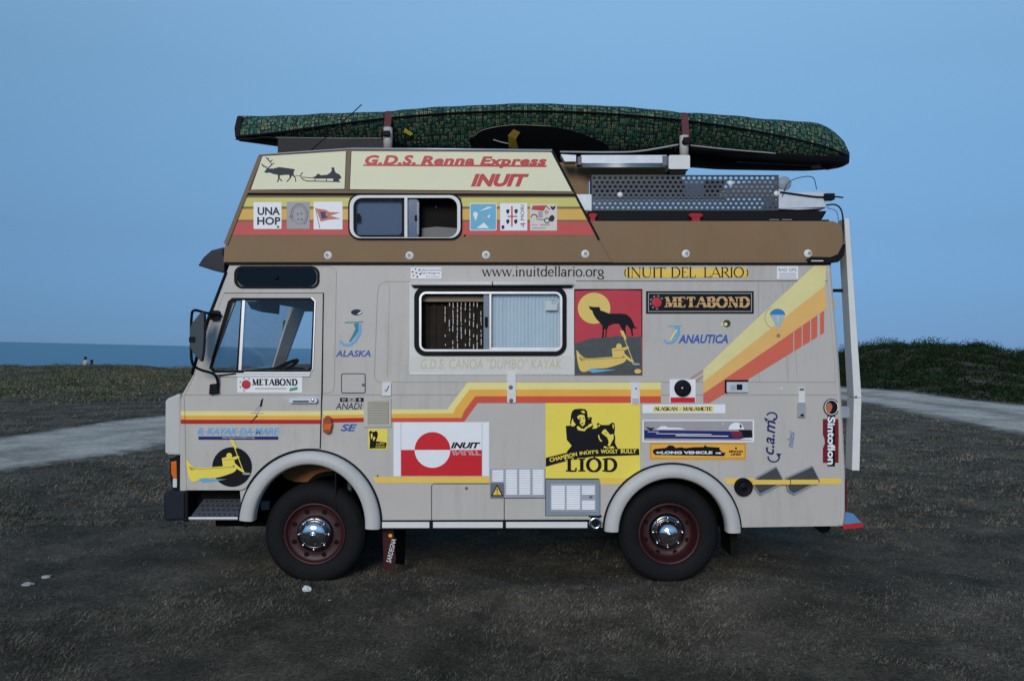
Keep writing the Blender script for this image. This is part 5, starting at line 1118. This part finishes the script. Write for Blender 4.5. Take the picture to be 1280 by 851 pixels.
# perforated plate: every hole is cut
def perforated(name, parent, m, x0, x1, ys, cell, fill, yf):
    V = []; Fc = []; row = 0
    for (ya, yb) in ys:
        off = (row % 2) * cell / 2; x = x0 - (cell / 2 if row % 2 else 0); row += 1
        while x < x1 - .1:
            a, b_ = max(x, x0), min(x + cell, x1)
            if b_ - a < cell * .9:
                k = len(V); V += [(wx(p), yf(q), wz(q)) for p, q in ((a, ya), (b_, ya), (b_, yb), (a, yb))]; Fc.append((k, k + 1, k + 2, k + 3))
            else:
                cx, cy = (a + b_) / 2, (ya + yb) / 2; k = len(V); rx, ry = cell * fill / 2, (yb - ya) * fill / 2
                out = [(b_, cy), (b_, yb), (cx, yb), (a, yb), (a, cy), (a, ya), (cx, ya), (b_, ya)]
                inn = [(cx + rx * math.cos(R(45 * i)), cy + ry * math.sin(R(45 * i))) for i in range(8)]
                V += [(wx(p), yf(q), wz(q)) for p, q in out] + [(wx(p), yf(q), wz(q)) for p, q in inn]
                for i in range(8): Fc.append((k + i, k + (i + 1) % 8, k + 8 + (i + 1) % 8, k + 8 + i))
            x += cell
    return link(name, V, Fc, m, parent)
PERF = mat('dark_perforated_metal', s2l((72, 77, 84)), .5, .5, vary=.25, scale=14)
ysu = [(219 + 5.4 * i, 219 + 5.4 * (i + 1)) for i in range(4)]; ysl = [(240.6 + 5.2 * i, 240.6 + 5.2 * (i + 1)) for i in range(4)]
pt = perforated('perforated_tray', rack, PERF, 740, 975, ysu, 6.6, .68, lambda q: .03)
perforated('tray_lower', pt, PERF, 740, 975, ysl, 6.6, .52, lambda q: .03 - .0 * (q - 240))
plate('tray_edge', pt, PERF, None, .026, .02, md=0, islands=[[rect(740, 218, 975, 219.4)], [rect(740, 260.6, 975, 262.6)]], jit=False)
plate('tray_void', pt, BLACK, [rect(741, 218.6, 915, 243)], .22, .01, md=0); plate('tray_load', pt, C('grey_blue_case', (110, 140, 175)), [rect(862, 221, 886, 240)], .16, .05, md=0)
plate('tray_load', pt, ALUP, [[(905, 236), (930, 225), (973, 220), (973, 242), (905, 242)]], .12, .05, md=0)
for x, y in ((775, 243.5), (913, 229), (970.5, 242)): dome('cap', pt, WHITE2, x, y, 3.4, .026, .008)
plate('end_plate', rack, ALUP, [[(718, 242), (740, 242), (740, 262), (727, 262)]], .035, .01, md=0)
plate('foil_cover', rack, ALUP, [smooth_poly([(975, 241), (990, 239), (1030, 238), (1038, 243), (1034, 249), (1036, 257), (1028, 260), (975, 260.5)], 2)], .04, .3, md=0, bevel=.02)
plate('foil_top', rack, ALUP, [[(975, 231), (993, 236), (1000, 239), (1030, 237), (1040, 242), (975, 243)]], .10, .3, md=0, bevel=.015)
lathe('canister', rack, GREYM, [(.0005, .16), (.05, .16), (.055, .17), (.055, .6), (.0005, .6)], wx(981, .16), wz(229, .16), 20)
plate('equipment_case', rack, BLACK, [[(736, 262.8), (1036, 262.8), (1030, 273), (1022, 276.5), (748, 276.5)]], .03, 1.6, md=0, bevel=.01)
for x, w in ((870, 10), (741, 6)):
    rl_ = plate('red_lamp', rack, REDLENS, [[(x - w, 268.5), (x - w * .6, 266.5), (x + w * .6, 266.5), (x + w, 268.5), (x + w * .7, 272), (x - w * .7, 272)]], .0, .05, md=0, bevel=.006); plate('lamp_foot', rl_, REDLENS, [rect(x - w * .5, 271.5, x + w * .5, 277)], .0, .04, md=0)
for x, w in ((963, 8), (979, 8)): plate('bright_clip', rack, WHITE2, [rect(x, 273.8, x + w * 1.5, 275.2)], .022, .006, md=0)
# awning light strip and mounting block
lw = plate('light_strip', rack, ALUP, [rr(726, 194, 834, 204, 1.5)], .12, .10, md=.12, bevel=.006)
for k in range(4): tube('cooling_fin', lw, ALU, [(wx(728, .12), .118, wz(204.6 + k * 1.5, .12)), (wx(832, .12), .118, wz(204.6 + k * 1.5, .12))], .0045, n=6, straight=True)
plate('end_cap', lw, MID, [rect(722, 196, 727, 206)], .115, .1, md=.12); plate('end_cap', lw, MID, [rect(828, 195, 834, 207)], .112, .1, md=.12)
plate('bracket_plate', rack, ALUP, [[(701, 193), (720, 194), (720, 202), (706, 202)]], .1, .1, md=.1)
mb_ = plate('mounting_block', rack, WHITE2, [rr(836, 194, 862.5, 211.5, 2)], .10, .16, md=.1, bevel=.008)
plate('block_base', mb_, BLACK, [rect(838, 211, 858, 217)], .12, .12, md=.1)
# posts that carry the canoe
PY = .30
for x, a, b_ in ((485, 160, 189), (855, 170, 196)):
    po = tube('canoe_post', rack, mat('post_paint', s2l((190, 182, 174)), .5), [(wx(x, PY), PY, wz(b_, PY)), (wx(x, PY), PY, wz(a, PY))], .036, n=16, straight=True)
    tube('canoe_post', rack, mat('post_paint', s2l((190, 182, 174)), .5), [(wx(x, PY), 1.35, wz(b_ + 2, PY)), (wx(x, PY), 1.35, wz(a, PY))], .036, n=16, straight=True)
    tube('cross_bar', rack, BLACK, [(wx(x, PY), PY - .05, wz(a + 9, PY)), (wx(x, PY), 1.45, wz(a + 9, PY))], .025, straight=True)
# wires at the tail of the rack
Q = lambda x, y, d=.05: (wx(x, d), d, wz(y, d))
tube('cable', rack, BLACK, [Q(978, 245, .02), Q(985, 229, .02), Q(1000, 222, .02), Q(1016, 222, .02), Q(1021, 237, .02)], .003)
tube('cable', rack, BLACK, [Q(1030, 257), Q(1044, 256), Q(1052, 264), Q(1054, 285), Q(1052, 312)], .006); tube('cable', rack, MID, [Q(1034, 260), Q(1045, 264), Q(1048, 276), Q(1047, 290)], .003)
tube('clamp_rod', rack, BLACK, [Q(975, 240, .03), Q(1020, 246, .03), Q(1042, 246, .03), Q(1054, 247, .03)], .006); plate('clamp', rack, BLACK, [rr(1030, 242, 1043, 250, 1)], .02, .06, md=.03)
tube('lashing_wire', rack, ROPE, [(wx(700, .2), .2, wz(190, .2)), (wx(760, .2), .2, wz(190.5, .2)), (wx(800, .2), .2, wz(189, .2)), (wx(848, .2), .2, wz(181, .2))], .007)
tube('whip_antenna', up, BLACK, [(wx(379), .1, wz(189)), (wx(415), .1, wz(158)), (wx(449), .1, wz(126))], .004, n=6, straight=True)
tube('safety_wire', up, ALU, [(wx(440), -.02, wz(186)), (wx(560), -.02, wz(187)), (wx(690), -.02, wz(188))], .004, n=6, straight=True)

# ================================================================== loads on the roof (things of their own)
CY0 = .34                                     # near face of the canoe
def cv(keys, x):
    for (a, p), (b_, q) in zip(keys, keys[1:]):
        if x <= b_:
            break
    i = [k[0] for k in keys].index(a); n = len(keys); t = (x - a) / (b_ - a)
    def sl(j):
        if 0 < j < n - 1: return (keys[j + 1][1] - keys[j - 1][1]) / (keys[j + 1][0] - keys[j - 1][0])
        return (keys[1][1] - keys[0][1]) / (keys[1][0] - keys[0][0]) if j == 0 else (keys[-1][1] - keys[-2][1]) / (keys[-1][0] - keys[-2][0])
    h = b_ - a; m0, m1 = sl(i) * h, sl(i + 1) * h
    return (2 * t ** 3 - 3 * t * t + 1) * p + (t ** 3 - 2 * t * t + t) * m0 + (-2 * t ** 3 + 3 * t * t) * q + (t ** 3 - t * t) * m1
KT = [(297, 145), (340, 142), (480, 137), (580, 131), (660, 128.5), (740, 130), (860, 138), (960, 145), (1010, 149), (1030, 153), (1045, 161), (1055, 172), (1060, 181), (1062, 190)]
KS = [(297, 170), (340, 166), (400, 158), (480, 148), (560, 141.5), (660, 138.5), (760, 142), (860, 151), (940, 163), (1000, 175), (1040, 186), (1062, 195)]
KB = [(297, 172), (340, 175), (400, 180), (480, 187), (560, 192), (660, 194), (760, 194), (860, 191), (940, 196), (1000, 200), (1040, 202), (1056, 200), (1062, 197)]
KW = [(297, .05), (340, .12), (400, .22), (480, .31), (580, .38), (660, .40), (760, .39), (860, .34), (960, .24), (1020, .17), (1045, .12), (1056, .07), (1062, .02)]
canoe = thing('canoe', (wx(680, .6), .75, wz(185, .6)), 'long canoe under a dark green patterned cover lashed on the van roof', 'canoe')
def canoe_mat(name, dim):
    m, nt, b = nodes_mat(name); g = nt.nodes.new('ShaderNodeTexCoord'); sp = nt.nodes.new('ShaderNodeSeparateXYZ'); nt.links.new(g.outputs['UV'], sp.inputs[0])
    vo = nt.nodes.new('ShaderNodeTexVoronoi'); vo.voronoi_dimensions = '2D'; vo.distance = 'CHEBYCHEV'; vo.inputs['Scale'].default_value = 31; vo.inputs['Randomness'].default_value = .55
    nt.links.new(g.outputs['UV'], vo.inputs['Vector'])
    col_ = nt.nodes.new('ShaderNodeSeparateColor'); nt.links.new(vo.outputs['Color'], col_.inputs[0])
    # square rings of random size and colour on near-black green
    a = nt.nodes.new('ShaderNodeMath'); a.operation = 'MULTIPLY_ADD'; a.inputs[1].default_value = .16; a.inputs[2].default_value = .16; nt.links.new(col_.outputs[0], a.inputs[0])
    d_ = nt.nodes.new('ShaderNodeMath'); d_.operation = 'SUBTRACT'; nt.links.new(vo.outputs['Distance'], d_.inputs[0]); nt.links.new(a.outputs[0], d_.inputs[1])
    e_ = nt.nodes.new('ShaderNodeMath'); e_.operation = 'ABSOLUTE'; nt.links.new(d_.outputs[0], e_.inputs[0])
    f_ = nt.nodes.new('ShaderNodeMath'); f_.operation = 'LESS_THAN'; f_.inputs[1].default_value = .06; nt.links.new(e_.outputs[0], f_.inputs[0])
    cc = ramp(nt, col_.outputs[1], [(0.0, (.018, .11, .06)), (.35, (.045, .25, .16)), (.6, (.16, .28, .11)), (.8, (.42, .40, .20)), (1.0, (.11, .37, .25))])
    base = ramp(nt, noise(nt, g.outputs['UV'], 3, 5), [(.35, (.003, .010, .008)), (.65, (.006, .021, .016))])
    nt.links.new(mixc(nt, f_.outputs[0], base, cc), b.inputs['Base Color']); b.inputs['Roughness'].default_value = .8
    return m
CANM = canoe_mat('green_patterned_cover', 1)
def loft(name, parent, m, sect, n=160, closed=False, uv=False):
    V = []; Fc = []; UV = []; k = None
    xs = [297 + (1062 - 297) * i / n for i in range(n + 1)]
    for x in xs:
        S = sect(x); k = len(S); V += S
    for i in range(n):
        for q in range(k - 1): Fc.append((i * k + q, i * k + q + 1, (i + 1) * k + q + 1, (i + 1) * k + q))
    Fc += [tuple(range(k)), tuple(range(n * k, n * k + k))]
    o = link(name, V, Fc, m, parent, True)
    if uv:
        L = o.data.uv_layers.new(name='UVMap'); acc = []
        for i in range(n + 1):
            s = 0.0; p0 = None
            for q in range(k):
                p = Vector(V[i * k + q]); s += (p - p0).length if p0 is not None else 0; p0 = p; acc.append((p.x, s - .0))
        for lp in o.data.loops: L.data[lp.index].uv = acc[lp.vertex_index]
    return o
def half(x): return cv(KW, x)
def sec_top(x):
    w = half(x); yc = CY0 + .40; S = []; yn = yc - w
    zs = wz(cv(KS, x), yn)
    zt = wz(cv(KT, x), yc - w * .55)
    h_ = max(zt - zs, .01); wob = .005 * math.sin(x * .05) + .003 * math.sin(x * .13) - .012 * (math.exp(-((x - 485) / 9) ** 2) + math.exp(-((x - 856) / 9) ** 2))
    for i in range(17):
        a = math.pi - math.pi * i / 16
        S.append((wx(x, yn), yc + w * math.cos(a), zs + (h_ + wob * math.sin(a)) * math.sin(a) ** .75))
    return S
def sec_low(x):
    w = half(x); yc = CY0 + .40; yn = yc - w; zs = wz(cv(KS, x), yn); zb = wz(cv(KB, x), yc - w * .3); S = []
    for i in range(17):                       # V-shaped underside, tucked in below the seam
        t = i / 8 if i <= 8 else (16 - i) / 8; sg = -1 if i < 8 else 1
        S.append((wx(x, yn), yc + sg * w * (1 - .02) * (1 - .72 * t ** 1.15), zs - (zs - zb) * t))
    return S
loft('cover_top', canoe, CANM, sec_top, uv=True)
lowc = loft('cover_side', canoe, CANM, sec_low, uv=True)
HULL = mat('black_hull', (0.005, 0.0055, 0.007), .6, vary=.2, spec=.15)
loft('seam_band', canoe, HULL, lambda x: [(wx(x, CY0 + .4 - half(x)), CY0 + .4 + half(x) * math.cos(t) * 1.012 , wz(cv(KS, x), CY0 + .4 - half(x)) + .02 * math.sin(2 * t)) for t in [math.pi + q for q in (-.24, -.14, -.05, .05, .14, .24)]])
def hull(x):
    w = half(x) * .86; yc = CY0 + .40; a0 = (max(0, (x - 870)) / 190); za = wz(cv(KB, x) - 6 * (x > 860) - 1, yc - w); zb = wz(min(cv(KB, x) + 3 + 4 * min(1, max(0, x - 850) / 60), 208), yc - w); S = []
    for i in range(11):
        a = math.pi + math.pi * i / 10; S.append((wx(x, yc - w), yc + w * math.cos(a), za - (za - zb) * abs(math.sin(a)) ** .7))
    return S
loft('hull', canoe, HULL, hull)
# open cockpit shadow: the shade painted in as a black patch edged with piping, near side and far side
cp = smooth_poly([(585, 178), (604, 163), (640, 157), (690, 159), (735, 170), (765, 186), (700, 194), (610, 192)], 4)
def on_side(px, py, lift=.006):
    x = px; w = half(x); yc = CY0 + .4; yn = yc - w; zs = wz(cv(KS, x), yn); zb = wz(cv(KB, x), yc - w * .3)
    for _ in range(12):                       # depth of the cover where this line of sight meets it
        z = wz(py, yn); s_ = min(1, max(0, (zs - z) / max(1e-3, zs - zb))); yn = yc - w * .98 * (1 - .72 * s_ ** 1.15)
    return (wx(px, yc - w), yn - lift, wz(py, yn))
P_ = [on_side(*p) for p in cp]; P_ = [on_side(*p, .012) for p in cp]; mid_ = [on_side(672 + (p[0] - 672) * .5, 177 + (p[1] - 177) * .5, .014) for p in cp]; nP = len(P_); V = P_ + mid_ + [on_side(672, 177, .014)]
link('cockpit_shade', V, [(i, (i + 1) % nP, nP + (i + 1) % nP, nP + i) for i in range(nP)] + [(nP + i, nP + (i + 1) % nP, 2 * nP) for i in range(nP)], HULL, canoe)
tube('piping', canoe, TAN, [on_side(*p, .014) for p in [(590, 172), (604, 163), (640, 157), (690, 158.5)]], .0013, n=5)
plate('bow_cap', canoe, HULL, [[(296, 145), (301, 144.5), (303, 147), (300, 172), (293.5, 172), (292.5, 160)]], .68, .1, md=.68, bevel=.01)
tube('bow_cord', canoe, BLACK, [Q(295, 174, .66), Q(310, 174.5, .66), Q(330, 172, .62), Q(345, 173, .6), Q(360, 172, .6)], .009); tube('bow_line', canoe, ROPE, [Q(345, 172, .5), Q(420, 173, .4), Q(478, 173, .34)], .003, n=5)
tube('side_rope', canoe, ROPE, [Q(863, 182, .38), Q(910, 187, .45), Q(970, 192, .55), Q(1034, 197.5, .66)], .006, n=6); tube('stern_line', canoe, BLACK, [Q(920, 203, .5), Q(980, 206, .6), Q(1020, 208, .65)], .005); plate('stern_knot', canoe, HULL, [rr(1014, 203, 1026, 211, 2)], .64, .05, md=.64, bevel=.006)
tube('stern_loop', canoe, BLACK, [Q(1022, 208, .66), Q(1034, 212, .66), Q(1046, 208, .66)], .005)
# straps over the canoe at both posts
STR = mat('maroon_webbing', s2l((98, 50, 54)), .8, vary=.25, scale=60)
for x, lab in ((485, 'faded maroon strap over the canoe bow above the cream boards'), (856, 'faded maroon strap over the canoe above the white mounting block')):
    V = []; k = 18; wv = .055
    for i in range(k + 1):
        S = sec_top(x); a = math.pi - math.pi * i / k; w = half(x) + .012; yc = CY0 + .4; yn = yc - w; zs = wz(cv(KS, x), yn); zt = max(s_[2] for s_ in S) + .008
        py_, pz = yc + w * math.cos(a), zs + (zt - zs) * math.sin(a) ** .75
        for dx in (-wv / 2, wv / 2): V.append((wx(x, yn) + dx, py_, pz))
    for s_ in (0, 1):
        pass
    head = [(wx(x, .33) + dx, PY - .045, wz(172 if x < 600 else 180, PY)) for dx in (-wv / 2, wv / 2)]; tail = [(wx(x, .33) + dx, CY0 + .8 + .03, wz(172 if x < 600 else 180, PY)) for dx in (-wv / 2, wv / 2)]
    V = head + V + tail; nn = len(V) // 2
    o = link('ratchet_strap', V, [(2 * i, 2 * i + 1, 2 * i + 3, 2 * i + 2) for i in range(nn - 1)], STR)
    so = o.modifiers.new('thick', 'SOLIDIFY'); so.thickness = .004; tag(o, lab, 'strap', 'straps holding the canoe')
    bk = box('buckle', o, BLACK, wx(x, .33) - .03, wx(x, .33) + .03, PY - .065, PY - .045, wz(172 if x < 600 else 182, PY), wz(166 if x < 600 else 174, PY), .004)
# olive yellow cloth hanging at the middle of the canoe and a small yellow cleat
V = [on_side(636, 186, .03), on_side(648, 187, .03), on_side(645, 176, .05), on_side(650, 168, .045), on_side(642, 164, .04), on_side(635, 172, .05)]
o = link('yellow_rag', V, [(0, 1, 2, 5), (2, 3, 4, 5)], C('olive_yellow', (150, 130, 50), .8)); so = o.modifiers.new('thick', 'SOLIDIFY'); so.thickness = .008; tag(o, 'olive yellow rag tucked under the middle of the canoe', 'cloth')
tube('rag_cord', o, ROPE, [on_side(616, 176, .03), on_side(626, 179, .03), on_side(636, 181, .03)], .005, n=5)
V = [on_side(505, 161.5, .02), on_side(514, 168, .02), on_side(511, 170, .02), on_side(503, 165, .02)]
o = link('yellow_cleat', V, [(0, 1, 2, 3)], C('bright_yellow', (220, 200, 70), .5), canoe); so = o.modifiers.new('thick', 'SOLIDIFY'); so.thickness = .01
# dark flat case under the bow
case = plate('roof_case', None, mat('dark_case', (0.008, 0.009, 0.012), .5, vary=.2, spec=.2), [[(347, 172.5), (352, 172), (480, 174), (480, 191), (347, 196)]], .32, 1.2, md=.32, bevel=.012); tag(case, 'flat dark case lying on the roof under the canoe bow', 'case')

# ================================================================== small things on the ground and ridge
def stone(name, px, py, s, m, lab, cat, seed, flat=.5):
    yd = ZC * F / (py - HY); y = yd - D; x = (px - CX) * yd / F; r = random.Random(seed)
    bm = bmesh.new(); bmesh.ops.create_icosphere(bm, subdivisions=2, radius=s)
    for v in bm.verts:
        k = 1 + r.uniform(-.22, .22); v.co = Vector((v.co.x * k, v.co.y * k * .8, max(v.co.z, -s * .3) * flat * k))
    me = bpy.data.meshes.new(name); bm.to_mesh(me); bm.free(); me.materials.append(m)
    o = bpy.data.objects.new(name, me); col.objects.link(o); o.location = (x, y, float(ground_h(x, y)) + s * .18); return tag(o, lab, cat)
STN = mat('pale_stone', (.36, .35, .33), .8, vary=.2, scale=30, bump=.3)
stone('crumpled_paper', 383, 739.5, .035, mat('white_paper', (.72, .72, .72), .7, vary=.1, bump=.3), 'crumpled white paper on the grass by the front wheel', 'litter', 1, .8)
for i, (px, py, s, lab) in enumerate(((35, 731.5, .045, 'flat pale stone in the dry grass, the larger of two close together'), (58, 722, .04, 'flat pale stone in the dry grass, the smaller of two close together'), (412, 753, .012, 'tiny white pebble near the crumpled paper'))):
    stone('stone', px, py, s, STN, lab, 'stone', 10 + i, .35)
# two people sitting on the dune ridge, looking out to sea
def sitter(px, yd, m_cl, m_hair, lab, lean, hz=0.0):
    y = yd - D; x = (px - CX) * yd / F; z0 = float(ground_h(x, y)) + hz
    me = bpy.data.meshes.new('person')
    J = [(0, 0, .10), (0, .02 + lean * .3, .34), (0, lean * .7, .56), (0, lean, .66), (.0, lean + .02, .74), (.0, lean + .03, .86),
         (.11, .02, .10), (.16, .36, .40), (.17, .42, .04), (-.11, .02, .10), (-.16, .36, .40), (-.17, .42, .04),
         (.20, lean * .7, .54), (.25, lean + .16, .32), (.12, lean + .34, .36), (-.20, lean * .7, .54), (-.25, lean + .16, .32), (-.12, lean + .34, .36), (.17, .52, .03), (-.17, .52, .03)]
    E = [(0, 1), (1, 2), (2, 3), (3, 4), (4, 5), (0, 6), (6, 7), (7, 8), (0, 9), (9, 10), (10, 11), (2, 12), (12, 13), (13, 14), (2, 15), (15, 16), (16, 17), (8, 18), (11, 19)]
    RD = [.15, .14, .13, .06, .09, .10, .10, .075, .05, .10, .075, .05, .06, .048, .035, .06, .048, .035, .035, .035]
    me.from_pydata(J, E, []); o = bpy.data.objects.new('person', me); col.objects.link(o); me.materials.append(m_cl)
    sk = o.modifiers.new('skin', 'SKIN'); sv = me.skin_vertices[0].data
    for i, r_ in enumerate(RD): sv[i].radius = (r_, r_); sv[i].use_root = (i == 0)
    ss_ = o.modifiers.new('sub', 'SUBSURF'); ss_.levels = 1; ss_.render_levels = 1
    o.location = (x, y, z0); WL[o.name] = o.location.copy(); tag(o, lab, 'person')
    bm = bmesh.new(); bmesh.ops.create_icosphere(bm, subdivisions=2, radius=.135)
    hm = bpy.data.meshes.new('hair'); bm.to_mesh(hm); bm.free(); hm.materials.append(m_hair); h = bpy.data.objects.new('hair', hm); col.objects.link(h); h.parent = o; h.location = (0, lean - .01, .84); h.scale = (1, 1.02, 1.05)
HAIR = mat('dark_hair', (.012, .011, .012), .7)
sitter(106.5, 68, C('pale_shirt', (176, 168, 156), .9), HAIR, 'person in pale clothing sitting on the dune ridge facing the sea', .05, .48)
sitter(114.5, 69, C('dark_jacket', (46, 46, 50), .9), HAIR, 'person in dark clothing sitting low behind the dune ridge', .02, .36)
